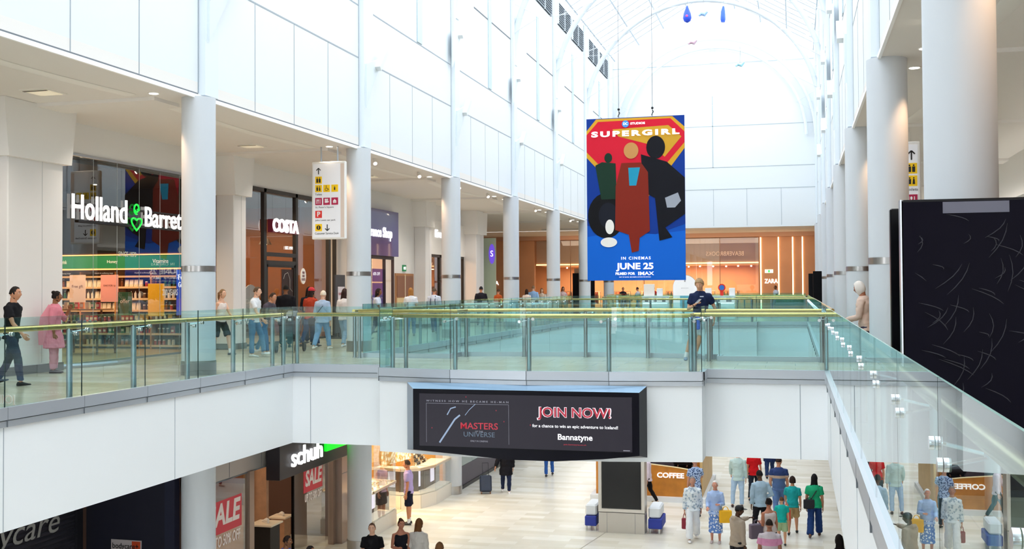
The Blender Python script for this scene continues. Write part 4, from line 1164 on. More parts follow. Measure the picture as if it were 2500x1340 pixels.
t = thing('screen', 'framed dark red screen inside the shoe shop entrance', 'screen', (-13.6, 24.35, ZL))
MB().rbox(-.55, .55, 0, .08, 1.55, 2.6, .01).build('frame', mat('#9a6a50', .4), t); MB().box(-.48, .48, -.01, 0, 1.62, 2.53).build('display', mat('#3c1822', .3, emit=.3), t)
MB().box(-.9, .9, .08, .2, 0, 3.5).build('slatted_backing', SLAT, t)
for i, (x, y, z, w, lab) in enumerate(((-12.55, 24.1, 1.28, .62, 'taller'), (-12.15, 23.1, .72, .78, 'lower front'), (-13.4, 26.6, .9, .5, 'rear'))):
    t = thing('display_plinth', '%s cream-topped display plinth with a single shoe in the shoe shop' % lab, 'plinth', (x, y, ZL))
    MB().box(-w / 2 + .06, w / 2 - .06, -w / 2 + .06, w / 2 - .06, 0, z - .04).build('base', mat('#1c1716', .6) if i == 0 else SLAT, t); MB().box(-w / 2, w / 2, -w / 2, w / 2, z - .04, z).build('top', mat('#f0dcc0', .4), t)
    shoe(0 if i != 1 else 4, (x, y, ZL + z + .012), 2.6, 'on the %s plinth' % lab)
area_light('shop_lamp', (-14.5, 24.2, SL - .3), 3, 5, 150, (1, .78, .55))

# ---- jeweller
JX = -11.55
JY0, JY1 = 28.45, 35.0
struct(MB().box(-17, -16.8, JY0, 40, ZL, SL).box(-17, JX - .1, 35.15, 35.3, ZL, SL), 'wall_shop', mat('#d8a860', .6, emit=.0))
struct(MB().box(-17, -11.3, JY0, 35.2, SL - .1, SL - .005), 'ceiling', mat('#e8d0a8', .7), label='jeweller ceiling')
jw = thing('storefront', 'brightly lit jeweller shop front with curved vitrines between two columns', 'shop front', (0, 0, ZL))
STN = mat('#e6dfd4', .5)
bay = [(-13.2, 32.45), (-12.1, 32.25), (-11.55, 32.55), (-11.3, 33.3), (-11.3, 34.9)]
lft = [(JX + .05, 28.5), (JX - .0, 30.35), (-12.6, 30.5)]
for nm, path in (('left', lft), ('right', bay)):
    poly_in = [(-13.8, path[0][1] if nm == 'left' else 32.6)] + [] 
    m = MB(); g2 = MB(); g1 = MB(); fr = MB()
    for a, b in zip(path, path[1:]):
        s_ = 1
        m.obox(a, b, -.03, .35, 0, .42, .0, .0)
        g1.obox(a, b, .0, .012, .42, 1.22); g2.obox(a, b, .0, .012, 1.27, 3.7)
        fr.obox(a, b, -.02, .04, 1.2, 1.27, .0, .0)
    m.build('stone_base', STN, jw); g1.build('vitrine_pane', SHOPGLASS, jw); g2.build('window_pane', SHOPGLASS, jw); fr.build('window_rail', mat('#d8c8b4', .3, .5), jw)
    fl_ = MB()
    for a, b in zip(path, path[1:]): fl_.obox(a, b, .02, .7, 1.18, 1.22); fl_.obox(a, b, .02, .6, .44, .47)
    fl_.build('display_shelf', mat('#f4ead8', .5, emit=.25), jw)
    for i, (a, b) in enumerate(zip(path, path[1:])):
        c0 = Vector(a).lerp(Vector(b), .25); c1 = Vector(a).lerp(Vector(b), .75)
        if (Vector(b) - Vector(a)).length < .5: continue
        MB().obox(a, b, .4, .42, .47, 1.18).build('vitrine_backing', mat('#6d625c', .5), jw); MB().obox(Vector(a).lerp(Vector(b), .38), Vector(a).lerp(Vector(b), .6), .37, .39, .6, 1.1).build('lit_picture', mat('#d9d4e6', .5, emit=.9), jw)
MB().box(-16.7, JX - .5, JY0, 35.1, .002, .01).build('carpet', mat('#b08c5c', .7), jw)
MB().box(-13.3, -12.0, 30.4, 32.2, .0, .012).build('threshold', mat('#f2ddb8', .4), jw)
bwm = bpy.data.materials.new('glittering_display'); bwm.use_nodes = True
nt = bwm.node_tree; b_ = nt.nodes['Principled BSDF']; v_ = nt.nodes.new('ShaderNodeTexVoronoi'); v_.inputs['Scale'].default_value = 9; tc_ = nt.nodes.new('ShaderNodeTexCoord'); r_ = nt.nodes.new('ShaderNodeValToRGB')
r_.color_ramp.elements[0].color = srgb('#fff4d8'); r_.color_ramp.elements[1].color = srgb('#c98f48'); r_.color_ramp.elements[0].position = .2; r_.color_ramp.elements[1].position = .7
nt.links.new(tc_.outputs['Object'], v_.inputs['Vector']); nt.links.new(v_.outputs['Distance'], r_.inputs['Fac']); nt.links.new(r_.outputs['Color'], b_.inputs['Base Color']); nt.links.new(r_.outputs['Color'], b_.inputs['Emission Color']); b_.inputs['Emission Strength'].default_value = 1.5
MB().box(-13.4, -13.35, 28.6, 30.3, 1.25, 3.6).build('backlit_display_wall', bwm, jw); MB().obox((-12.9, 32.7), (-12.5, 34.9), 0, .04, 1.25, 3.6).build('backlit_display_wall', bwm, jw)
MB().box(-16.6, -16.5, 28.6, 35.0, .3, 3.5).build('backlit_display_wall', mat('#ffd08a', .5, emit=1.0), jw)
cb = thing('wall_cabinets', 'tall amber-lit cabinets along the back of the jeweller', 'cabinet', (-15.2, 31.3, ZL))
for j in range(5):
    MB().box(-.3, .3, -2.4 + j * 1.0, -1.55 + j * 1.0, 0, 3.3).build('cabinet_body', mat('#a8682c', .5), cb); MB().box(.3, .32, -2.32 + j * 1.0, -1.63 + j * 1.0, 1.0, 3.0).build('lit_shelf_panel', mat('#ffdf9e', .5, emit=1.6), cb)
# watches and jewels on small stands
def stand_proto(c):
    m = MB(); m.xprism([(-.03, 0), (.03, 0), (.01, .09)], -.03, .03); m.cur = 1
    m.tube([(.0, -.022 , .07), (.03, 0, .075), (.0, .022, .07)], .009, 5); return m
jp = {}
jcol = [('#f4ecdc', '#caa24a', 'cream stand with gold jewel'), ('#2a2422', '#d8d8dc', 'dark stand with silver watch'), ('#e8ddca', '#d8d8e0', 'cream stand with silver jewel')]
rj = random.Random(11)
def jewel(ci, p, wh):
    if ci not in jp:
        o = stand_proto(0).build('jewellery_stand', [mat(jcol[ci][0], .6), mat(jcol[ci][1], .15, 1.0)]); jp[ci] = o
    else: o = jp[ci].copy(); COL.objects.link(o)
    o.location = p; o.rotation_euler = (0, 0, rj.uniform(-.5, .5)); o.name = 'jewellery_stand'
    tag(o, 'small %s %s' % (jcol[ci][2], wh), 'jewellery', 'jewellery ' + wh)
for i in range(20):
    jewel(rj.choice([0, 2]), (JX - .12 - rj.random() * .45, 28.65 + i * .083, ZL + 1.222), 'in the left jeweller window')
for r in range(6):
    for j in range(7 - r):
        y = 33.75 + (j - (6 - r) / 2) * .17
        jewel(1 if (j + r) % 3 else 0, (-11.95 + r * -.05, y, ZL + 1.222 + r * .105), 'stacked in a pyramid in the right jeweller window')
st = thing('stepped_display', 'stepped display block under the pyramid of watches', 'display stand', (-11.95, 33.75, ZL + 1.2205))
for r in range(6):
    w = (7 - r) * .085 + .03
    if r: MB().box(-.05 * r - .06, -.05 * (r - 1) + .01 - .04, -w, w, (r - 1) * .105 + .003, r * .105).build('step', mat('#b08a5a', .6), st)
area_light('shop_lamp', (-12.9, 29.6, SL - .3), 1.2, 1.8, 130, (1, .84, .58))
area_light('shop_lamp', (-12.8, 33.4, SL - .3), 1.6, 2.2, 170, (1, .82, .55))
area_light('shop_lamp', (-12.6, 31.3, SL - .3), 1.6, 1.6, 90, (1, .82, .55))

# ---- dark plinthed glass front beyond the third column
t = thing('storefront', 'grey glass shop front with dark plinth beyond the jeweller column', 'shop front', (-11.22, 35.7, ZL))
MB().box(-.2, 0, 0, 9.5, 0, .12).build('base_trim', BLACK, t); MB().box(-.2, -.03, 0, 9.5, .12, .78).build('plinth', mat('#4a424e', .5), t)
for j in range(6): MB().box(-.06, -.05, j * 1.58 + .01, j * 1.58 + 1.57, .78, 3.7).build('window_pane', mat('#7f908e', .15, spec=.8), t)
MB().box(-.08, -.02, 3.3, 9.5, .78, 3.7).build('dark_panel', mat('#1b1926', .4), t)
struct(MB().box(-24, -11.5, 45.3, 45.5, ZL, SL), 'wall_lower', mat('#cfcac2', .7))

# ------------------------------------------------------------------ totem with screen and benches
t = thing('information_totem', 'brushed steel totem with a tall black screen between two benches', 'totem', (-4.82, 30.55, ZL))
BR = mat('#c4beb6', .36, .75)
MB().box(-.655, .655, 0, .55, 0, .57).build('base', BR, t); MB().box(-.66, .66, .02, .53, .59, 3.0).build('upper_casing', BR, t)
m = MB(); m.box(-.66, .66, -.012, .02, .59, .68); m.box(-.66, -.57, -.012, .02, .68, 3.0); m.box(.57, .66, -.012, .02, .68, 3.0); m.box(-.66, .66, -.012, .02, 2.9, 3.0); m.build('bezel', mat('#d4cec6', .3, .7), t)
MB().box(-.56, .56, -.004, .02, .69, 2.9).build('display', mat('#08080c', .2), t)
m = MB()
for x in (-.42, .38): m.box(x, x + .008, -.003, 0, 0, .57)
m.build('panel_joint', DARKJOINT, t)
for sg, nm in ((-1, 'left'), (1, 'right')):
    t = thing('bench', 'white and blue upholstered bench on the %s side of the steel totem' % nm, 'bench', (-4.82 + sg * .70 + (sg * .21), 31.0, ZL), group='totem benches')
    MB().rbox(-.17, .22 if sg > 0 else .17, -.35, .6, .14, .42, .02).build('base_cushion', mat('#2a3a9c', .7), t, label='royal blue lower block')
    MB().rbox(-.17, .17, -.3, .6, .43, .74, .04).build('seat_cushion', mat('#e6e8ec', .6), t, label='white seat cushion')
    for a in (-.13, .13):
        for b in (-.28, .5): MB().tube([(a, b, 0), (a, b, .14)], .028, 8).build('leg', CHROME, t, True)

# ------------------------------------------------------------------ coffee kiosk
OAK = mat('#cf8429', .45, var=.28, scale=3.0)
t = thing('coffee_kiosk', 'orange wood coffee kiosk with white letters behind the totem', 'kiosk', (-4.7, 35.5, ZL))
def kz(x): return 1.28 - (x + 1.7) * .075
m = MB(); m.yprism([(-1.74, .15), (1.7, .15), (1.7, kz(1.7) - .05), (.9, kz(.9)), (0, kz(0) + .02), (-1.0, kz(-1) + .02), (-1.74, kz(-1.74))], 0, .08); m.build('front_panel', OAK, t)
m = MB(); m.tube([(-1.74, .04, kz(-1.74) + .01), (-1, .04, kz(-1) + .03), (0, .04, kz(0) + .03), (.9, .04, kz(.9) + .01), (1.7, .04, kz(1.7) - .04)], [(.02, .06)] * 5, 6, ref=(0, 0, 1)); m.build('top_edge', mat('#ecd09a', .4), t, label='pale wood top edge')
MB().box(-1.9, 1.85, -.22, 4.6, 0, .15).build('plinth', mat('#e3e6ea', .5), t)
MB().box(1.66, 1.74, .08, 4.4, .15, 2.1).build('side_panel', mat('#dcb67a', .5, var=.15, scale=2), t, label='pale wood side panel')
MB().box(-1.74, -1.66, .08, 4.4, .15, 1.3).build('side_panel', OAK, t)
MB().box(-1.6, 1.6, .6, 1.1, .15, .95).build('work_counter', mat('#3c2f34', .5), t); MB().box(1.45, 1.66, .5, .8, .15, 2.0).build('orange_post', OAK, t)
MB().box(-1.66, 1.45, 3.2, 3.3, .15, 1.95).build('back_screen', mat('#3a2c34', .6), t)
text('COFFEE', 'lettering', t, (.72, -.02, .83), RX, .88, .17, mat('#ffffff', .4, emit=.5), ext=.015, off=.03)
e = thing('espresso_machine', 'dark rounded coffee machine on the kiosk counter', 'coffee machine', (-3.65, 36.35, ZL + .95))
MB().tube([(-.35, 0, .22), (-.28, 0, .25), (.28, 0, .25), (.35, 0, .22)], [.14, .22, .22, .14], 16).build('drum', mat('#2b2b30', .25, .6), e, True); MB().box(-.3, .3, -.15, .15, 0, .1).build('base', BLACK, e)
for sx in (-.15, .15): MB().tube([(sx, -.2, .12), (sx, -.34, .1)], .02, 6).build('portafilter', mat('#6a4630', .5), e)

# ------------------------------------------------------------------ far footbridge kiosk and props
t = thing('arched_sign_board', 'white arch-topped notice board on the far footbridge behind the banner', 'sign board', (-5.55, 57, 0))
ar = [(-.62, 0)] + [(-.62 * math.cos(a), 1.68 + .62 * math.sin(a)) for a in [PI * k / 16 for k in range(17)]] + [(.62, 0)]
MB().yprism(ar, 0, .1).build('board', mat('#f3f3f5', .4, emit=.1), t)
MB().yprism([(x * 1.03, z * 1.012) for x, z in ar], .02, .12).build('edge', mat('#b8a07a', .4), t, label='thin brass coloured edge')
MB().box(-.26, .26, -.01, 0, .45, 1.22).build('notice', mat('#6fb4cc', .5), t); text('JEWELLERY', 'lettering', t, (0, -.01, 1.62), RX, .4, .05, mat('#9aa', .5) if False else mat('#a8a8ac', .5), ext=.001)
MB().ball((0, -.01, 2.0), (.04, .01, .05), 8, 6).build('emblem', mat('#a8a8ac', .5), t)
for i, (x0, x1, nm) in enumerate(((-7.7, -6.35, 'left of the arched board'), (-4.7, -2.95, 'right of the arched board'))):
    t = thing('kiosk_counter', 'white kiosk counter with grey panels, ' + nm, 'counter', (x0, 56.2, 0), group='white kiosk counters')
    w = x1 - x0
    MB().rbox(0, w, 0, .7, 0, 1.18, .03).build('cabinet', mat('#eff1f2', .4), t); MB().box(-.02, w + .02, -.03, .73, 1.18, 1.22).build('worktop', mat('#fafafa', .3), t)
    for j in range(3): MB().box(.15 + j * w / 3, w / 3 * (j + .72), -.012, 0, .92, 1.12).build('grey_panel', mat('#6f747c', .5), t)
    MB().box(.05, w - .05, -.014, 0, .82, .85).build('light_line', mat('#ffffff', .5, emit=1.5), t)
for i, (x, w, h, c, nm) in enumerate(((-7.35, .55, .62, '#efe9e2', 'tall cream showcase at the left end of the white counter'), (-6.8, .3, .4, '#e8ecef', 'small pale card stand in the middle of the left white counter'), (-4.3, .32, .4, '#eef0f2', 'white card stand at the left of the right white counter'), (-3.1, .3, .4, '#eef0f2', 'white card stand at the right end of the right white counter'))):
    o = tag(MB().rbox(-w / 2, w / 2, 0, .2, 0, h, .01).build('display_stand', mat(c, .4), None, loc=(x, 56.35, 1.22)), nm, 'display stand')
o = thing('round_lollipop_sign', 'red sign post with a blue round disc on the right white counter', 'sign', (-3.62, 56.5, 1.22))
MB().box(-.08, .08, 0, .05, 0, .3).build('post', mat('#d8281c', .5), o); MB().tube([(0, -.02, .42), (0, .03, .42)], .19, 20).build('red_ring', mat('#d8281c', .5), o); MB().tube([(0, -.04, .42), (0, -.02, .42)], .13, 20).build('blue_disc', mat('#2f6fc0', .5), o)
pt = thing('planter', 'low planter of green foliage before the tan wall at the far right', 'planter', (-.3, 70.2, 0))
MB().rbox(-.9, .9, -.25, .25, 0, .7, .02).build('trough', mat('#6f7a72', .6), pt)
m = MB(); rp = random.Random(4)
for i in range(130):
    x, y = rp.uniform(-.85, .85), rp.uniform(-.2, .2); a = rp.uniform(0, 2 * PI); L = rp.uniform(.2, .5)
    dx, dy = math.cos(a) * L * .6, math.sin(a) * L * .6
    m.tube([(x, y, .68), (x + dx * .5, y + dy * .5, .68 + L * .7), (x + dx, y + dy, .68 + L * .8)], [(.03, .003), (.04, .003), (.006, .002)], 4)
m.build('foliage', mat('#4f7a3a', .7, var=.4, scale=5), pt)
# ------------------------------------------------------------------ stray balloons under the roof
for i, (x, y, z, c, kind, lab) in enumerate(((-5.45, 58.6, 16.45, '#2c4fd0', 'tear', 'blue teardrop foil balloon with a pink face caught under the roof, left one'), (-3.55, 58.6, 16.3, '#3a63dc', 'long', 'long blue foil balloon caught under the roof ridge'), (-4.6, 58.6, 16.35, '#8fb0dc', 'flat', 'crumpled pale blue balloon between the two blue ones'), (-2.7, 58.8, 13.55, '#a9dcec', 'flat', 'pale turquoise balloon drifting low before the end wall'), (-5.2, 58.8, 14.9, '#caa8b8', 'flat', 'tiny pale pink balloon left of the ridge'))):
    t = thing('foil_balloon', lab, 'balloon', (x, y, z), group=None)
    if kind == 'tear': m = MB().tube([(0, 0, -.5), (0, 0, -.42), (0, 0, -.25), (0, 0, 0), (0, 0, .3), (0, 0, .45)], [.03, .17, .24, .2, .08, .03], 14)
    elif kind == 'long': m = MB().tube([(0, 0, -.45), (.0, 0, -.3), (0, 0, .1), (.03, 0, .4)], [.1, .14, .12, .05], 12)
    else: m = MB().tube([(-.22, 0, -.06), (-.1, .05, .05), (.08, 0, -.02), (.22, 0, .12)], [.05, .1, .11, .05], 10)
    m.build('foil', mat(c, .25, .3), t, True)
    MB().tube([(0, 0, .3 if kind != 'flat' else 0), (.03, 0, .7), (0, 0, 1.0)], .008, 4).build('string', mat('#8d949c', .6), t)
    if kind == 'tear': MB().ball((0, -.2, -.18), (.08, .06, .08), 8, 6).build('pink_patch', mat('#d04a8c', .5), t)
# ------------------------------------------------------------------ right walkway: plain back wall with a bulkhead
struct(MB().box(6.2, 6.5, -6, 69.5, 3.9, ZS), 'wall_right', mat('#e9e7e2', .7), label='plain wall above the right walkway shops')
struct(MB().box(6.2, 6.5, -6, 69.5, 0, 3.9), 'wall_right', mat('#6e4638', .5), label='dark brown shop fronts along the right walkway')
m = MB(); m.box(2.3, 6.2, 23.2, 24.0, ZS - .16, ZS); m.tube([(2.9, 26, ZS - .9), (6.2, 12, ZS - 1.1)], .012, 4)
struct(MB().box(5.7, 6.2, -6, 69.5, 3.9, 4.0), 'trim_7', mat('#efede8', .6), label='added ledge hiding the fill uplight over the right shop fronts')  # ledge added to screen the fill uplight from below
# lower level fill: one added area lamp under the gallery, no fitting modelled
for x in (-14, 4.5): pass
area_light('gallery_fill', (-11.0, 60, SL - .02), 1.2, 16, 200, (1, .95, .88))
# ------------------------------------------------------------------ people
PENDING = []       # (object, extra MB or None) : unified into one surface at the end
def vnorm(v): return Vector(v).normalized()
def head_rows(mb, c, R, s=1.0):
    """head as a shaped sphere; R = rotation matrix (3x3) of the head; front is -Y"""
    nu, nv = 28, 20
    rows = []; info = []
    for j in range(nv + 1):
        t = PI * (j + .0001) / (nv + .0002); row = []
        for k in range(nu):
            a = 2 * PI * k / nu
            x, y, z = math.sin(t) * math.sin(a), -math.sin(t) * math.cos(a), -math.cos(t)
            px, py, pz = x * .077, y * .096, z * .118
            if z < 0:                       # jaw
                q = min(1, -z * 1.15); px *= 1 - .3 * q; py *= 1 - (.12 if y < 0 else .36) * q
            if y < -.2:
                fx = px / .077
                py -= .022 * math.exp(-(px / .012) ** 2 - ((pz + .018) / .018) ** 2) + .010 * math.exp(-(px / .01) ** 2 - ((pz - .008) / .022) ** 2)   # nose
                py += .008 * math.exp(-((abs(px) - .031) / .014) ** 2 - ((pz - .012) / .012) ** 2)  # eye sockets
                py -= .006 * math.exp(-(px / .03) ** 2 - ((pz + .055) / .012) ** 2)    # mouth
                py -= .007 * math.exp(-(px / .02) ** 2 - ((pz + .098) / .015) ** 2)    # chin
                py -= .004 * math.exp(-((abs(px) - .03) / .02) ** 2 - ((pz - .034) / .008) ** 2)    # brow
            row.append((px, py, pz))
        rows.append(row)
    base = len(mb.v)
    for row in rows: mb.add([tuple(c + R @ (Vector(p) * s)) for p in row])
    for j in range(nv):
        for k in range(nu):
            k2 = (k + 1) % nu
            ax, ay, az = rows[j][k]; bx, by, bz = rows[j + 1][k2]
            mx, my, mz = (ax + bx) / 2, (ay + by) / 2, (az + bz) / 2
            mb.cur = 0
            if my < -.05 and abs(mx) < .022 and -.06 < mz < -.047: mb.cur = 1
            mb.face((base + j * nu + k, base + j * nu + k2, base + (j + 1) * nu + k2, base + (j + 1) * nu + k))
    for sg in (-1, 1):
        e = c + R @ (Vector((sg * .031, -.0765, .012)) * s); mb.cur = 2
        i0 = len(mb.v); mb.ball((0, 0, 0), (.0125 * s, .0115 * s, .0085 * s), 8, 6)
        for q in range(i0, len(mb.v)): mb.v[q] = tuple(e + R @ Vector(mb.v[q]))
        e2 = c + R @ (Vector((sg * .031, -.0845, .0115)) * s); mb.cur = 3
        i0 = len(mb.v); mb.ball((0, 0, 0), .006 * s, 6, 5)
        for q in range(i0, len(mb.v)): mb.v[q] = tuple(e2 + R @ Vector(mb.v[q]))
        mb.cur = 3                     # brow
        mb.tube([tuple(c + R @ (Vector(p) * s)) for p in ((sg * .014, -.094, .034), (sg * .03, -.094, .04), (sg * .046, -.084, .035))], .0032 * s, 5)
        mb.cur = 0                     # ear
        i0 = len(mb.v); mb.ball((0, 0, 0), (.009 * s, .018 * s, .03 * s), 8, 6)
        ec = c + R @ (Vector((sg * .077, .005, -.004)) * s)
        for q in range(i0, len(mb.v)): mb.v[q] = tuple(ec + R @ Vector(mb.v[q]))
    mb.cur = 0

def hand(mb, w, d, pn, side, s=1.0, curl=.5):
    """palm + five fingers. w wrist, d forearm direction, pn palm normal, side +1 right hand"""
    d = d.normalized(); pn = (pn - d * pn.dot(d)).normalized(); a = d.cross(pn) * side
    mb.tube([tuple(w - d * .03 * s), tuple(w + d * .01 * s), tuple(w + d * .05 * s), tuple(w + d * .088 * s)], [(.027 * s, .02 * s), (.03 * s, .018 * s), (.04 * s, .015 * s), (.038 * s, .012 * s)], 10, ref=tuple(a))
    for i, (off, L) in enumerate(((-.028, .068), (-.0095, .076), (.0095, .071), (.027, .056))):
        b = w + d * .083 * s + a * off * s
        p = [b]; ang = curl * .35
        for q, f in enumerate((.42, .32, .26)):
            dd = d * math.cos(ang) + pn * math.sin(ang)
            p.append(p[-1] + dd * L * f * s); ang += curl * (.9 + .08 * i)
        mb.tube([tuple(q) for q in p], [.0088 * s, .0084 * s, .0078 * s, .0058 * s], 7, ref=tuple(a))
    b = w + d * .022 * s - a * .026 * s
    mb.tube([tuple(b), tuple(b - a * .022 * s + d * .025 * s + pn * .006 * s), tuple(b - a * .03 * s + d * .055 * s + pn * .016 * s), tuple(b - a * .024 * s + d * .078 * s + pn * .026 * s)], [.012 * s, .0105 * s, .0092 * s, .0065 * s], 7, ref=tuple(pn))

ARM = {'down': ((.16, .06, -1), (.04, -.16, -1)), 'swingf': ((.14, -.45, -1), (.0, -.75, -.8)), 'swingb': ((.16, .42, -1), (.08, .1, -1)),
       'bent': ((.14, .08, -1), (-.3, -1, .12)), 'phone': ((.2, .06, -1), (-.75, -.75, .38)), 'out': ((.7, -.5, -.35), (.9, -.5, .12)), 'hip': ((.45, .3, -1), (-.55, -.55, -.35)),
       'rail': ((.42, .15, -1), (-.1, .05, -1)), 'hold': ((.16, -.12, -1), (-.1, -.85, -.25)), 'up': ((.25, -.5, -.8), (-.35, -.5, .9)), 'back': ((.3, .5, -.9), (-.2, .2, -1))}
LEG = {'stand': ((.05, 0, -1), (.0, .02, -1)), 'front': ((.03, -.42, -1), (.02, -.16, -1)), 'back': ((.03, .22, -1), (.03, .58, -1)), 'cross': ((-.12, -.22, -1), (-.1, .1, -1)), 'wide': ((.14, 0, -1), (.06, .02, -1)), 'bend': ((.05, -.5, -1), (.03, .35, -1))}
def person(label, x, y, z0, h=1.7, face=0, arms=('down', 'down'), legs=('stand', 'stand'), lean=0, build=1.0, skin='#c98f70',
           hair=('short', '#2a1c14'), top=('tee', '#22305a'), bottom=('trousers', '#20242c'), shoes='#222226', look=(0, 0), group=None, fem=False, extra=None, detail=False, cap=None):
    """face: heading in degrees, 0 = towards the camera (-Y), 90 = facing +X, 180 = away"""
    s = h / 1.75
    t = thing('person', label, 'person', (x, y, z0), math.radians(face), group)
    hw = .165 if not fem else .15; hipw = .155 if not fem else .165
    thigh, shin = .43, .42
    # legs
    chain = []
    for sg, lg in ((-1, legs[0]), (1, legs[1])):
        a, b = LEG[lg] if isinstance(lg, str) else lg
        hip = Vector((sg * .088, 0, 0)); k = hip + Vector((sg * a[0], a[1], a[2])).normalized() * thigh
        an = k + Vector((sg * b[0], b[1], b[2])).normalized() * shin
        chain.append((hip, k, an))
    pz = -min(c[2].z for c in chain) + .085
    P = Vector((0, 0, pz))
    chain = [[P + q for q in c] for c in chain]
    lr = math.radians(lean)
    def T(v):       # torso point (z above pelvis) -> leaned
        v = Vector(v); return P + Vector((v.x, v.y * math.cos(lr) - v.z * math.sin(lr), v.z * math.cos(lr) + v.y * math.sin(lr)))
    b_ = build
    tors = [(-.09, .07, .07), (-.02, hipw * .93, .105), (.06, hipw, .112), (.14, hipw * .9, .1), (.22, hw * .86 * (1 if not fem else .88), .092), (.32, hw * .98, .105), (.42, hw * 1.03, .11 if not fem else .118), (.485, hw * .93, .098), (.53, hw * .66, .08), (.565, .078, .064), (.6, .056, .056), (.67, .053, .055)]
    body = MB()
    body.tube([tuple(T((0, 0, z))) for z, _, _ in tors], [(rx * b_ if z < .56 else rx, ry * b_ if z < .56 else ry) for z, rx, ry in tors], 18)
    arms_p = []
    for sg, ar in ((-1, arms[0]), (1, arms[1])):
        u, f = ARM[ar] if isinstance(ar, str) else ar
        shd = T((sg * (hw * 1.03 * (.5 + .5 * b_) + .006), 0, .468))
        el = shd + Vector((sg * u[0], u[1], u[2])).normalized() * .29
        wr = el + Vector((sg * f[0], f[1], f[2])).normalized() * .25
        arms_p.append((shd, el, wr, sg))
        body.tube([tuple(T((sg * .07, 0, .49))), tuple(shd), tuple(shd.lerp(el, .5)), tuple(el), tuple(el.lerp(wr, .35)), tuple(wr), tuple(wr + (wr - el).normalized() * .02)], [.045 * b_, .054 * b_, .047 * b_, .037 * b_, .038 * b_, .026, .025], 12)
    for c in chain:
        hip, k, an = c
        body.tube([tuple(hip + Vector((0, 0, .03))), tuple(hip.lerp(k, .25)), tuple(hip.lerp(k, .6)), tuple(k), tuple(k.lerp(an, .3)), tuple(k.lerp(an, .7)), tuple(an), tuple(an - Vector((0, 0, .05)))], [.085 * b_, .084 * b_, .07 * b_, .055 * b_, .056 * b_, .042, .034, .036], 12)
    yaw, pit = look
    RH = (Matrix.Rotation(math.radians(yaw), 3, 'Z') @ Matrix.Rotation(lr * .4 + math.radians(pit), 3, 'X'))
    HC = T((0, -.012, .60)) + RH @ Vector((0, -.02, .125))
    ex = MB(); head_rows(ex, HC, RH, 1.04)
    for shd, el, wr, sg in arms_p:
        d = wr - el
        pn = Vector((-sg, 0, 0)) if abs(d.normalized().z) > .6 else Vector((-sg * .3, .1, -.6))
        hand(ex, wr + d.normalized() * .012, d, pn, sg, 1.0, .55 if detail else .45)
    sk = mat(skin, .55, spec=.35)
    o = body.build('body', [sk, mat('#a8655a', .5), mat('#cfc6c0', .3), mat(hair[1] if hair[0] != 'bald' else '#3a2a20', .6)], t)
    PENDING.append((o, ex, .012 if detail else .015))
    # --- shirt / dress
    def garment(name, mb, col, vox=.015, rough=.85, label=None):
        o = mb.build(name, col if not isinstance(col, str) else mat(col, rough, spec=.2), t)
        if label: o['label'] = label
        PENDING.append((o, None, vox)); return o
    kind, col = top[0], top[1]
    m = MB(); g = .014 if kind != 'coat' else .024
    lo = {'tee': -.06, 'shirt': -.1, 'long': -.08, 'hoodie': -.1, 'coat': -.3, 'tank': -.02, 'tunic': -.38, 'dress': -.55}[kind]
    rows = []
    for z, rx, ry in tors:
        if z < -.05: continue
        if z > (.555 if kind != 'tank' else .5): continue
        rows.append((z, rx * b_ + g, ry * b_ + g))
    if lo < -.03:
        r0 = rows[0]; flare = {'coat': .02, 'tunic': .07, 'dress': .09}.get(kind, .012)
        n_ = 1 if lo > -.2 else 3
        for i in range(1, n_ + 1):
            q = i / n_; rows.insert(0, (r0[0] + (lo - r0[0]) * q, hipw * b_ + g + .006 + flare * q, .124 * b_ + g + flare * q * .9))
    else: rows = [r for r in rows if r[0] >= lo]
    if kind != 'tank': rows.append((.572, .085, .072))
    m.tube([tuple(T((0, 0, z))) if z > -.05 else tuple(P + Vector((0, 0, z))) for z, _, _ in rows], [(a, c) for _, a, c in rows], 20)
    if kind != 'tank':
        sl = {'tee': .62, 'shirt': 1.9, 'long': 1.95, 'hoodie': 1.97, 'coat': 1.95, 'tunic': 1.5, 'dress': .6}[kind]
        for shd, el, wr, sg in arms_p:
            pts = [T((sg * .08, 0, .485)), shd]
            rr = [.05 * b_ + g * .5, .056 * b_ + g]
            if sl <= 1: pts += [shd.lerp(el, sl)]; rr += [.054 * b_ + g]
            else:
                pts += [shd.lerp(el, .5), el, el.lerp(wr, min(sl - 1, .96))]; rr += [.05 * b_ + g, .043 * b_ + g, .033 + g]
            m.tube([tuple(q) for q in pts], rr, 12)
    if kind == 'hoodie':
        m.tube([tuple(T((-.1, .02, .53))), tuple(T((-.07, .1, .56))), tuple(T((.07, .1, .56))), tuple(T((.1, .02, .53)))], [.03, .045, .045, .03], 10)
    garment({'tee': 't_shirt', 'shirt': 'shirt', 'long': 'jumper', 'hoodie': 'hoodie', 'coat': 'coat', 'tank': 'vest_top', 'tunic': 'tunic', 'dress': 'dress'}[kind], m, col)
    # --- bottom
    bk, bc = bottom
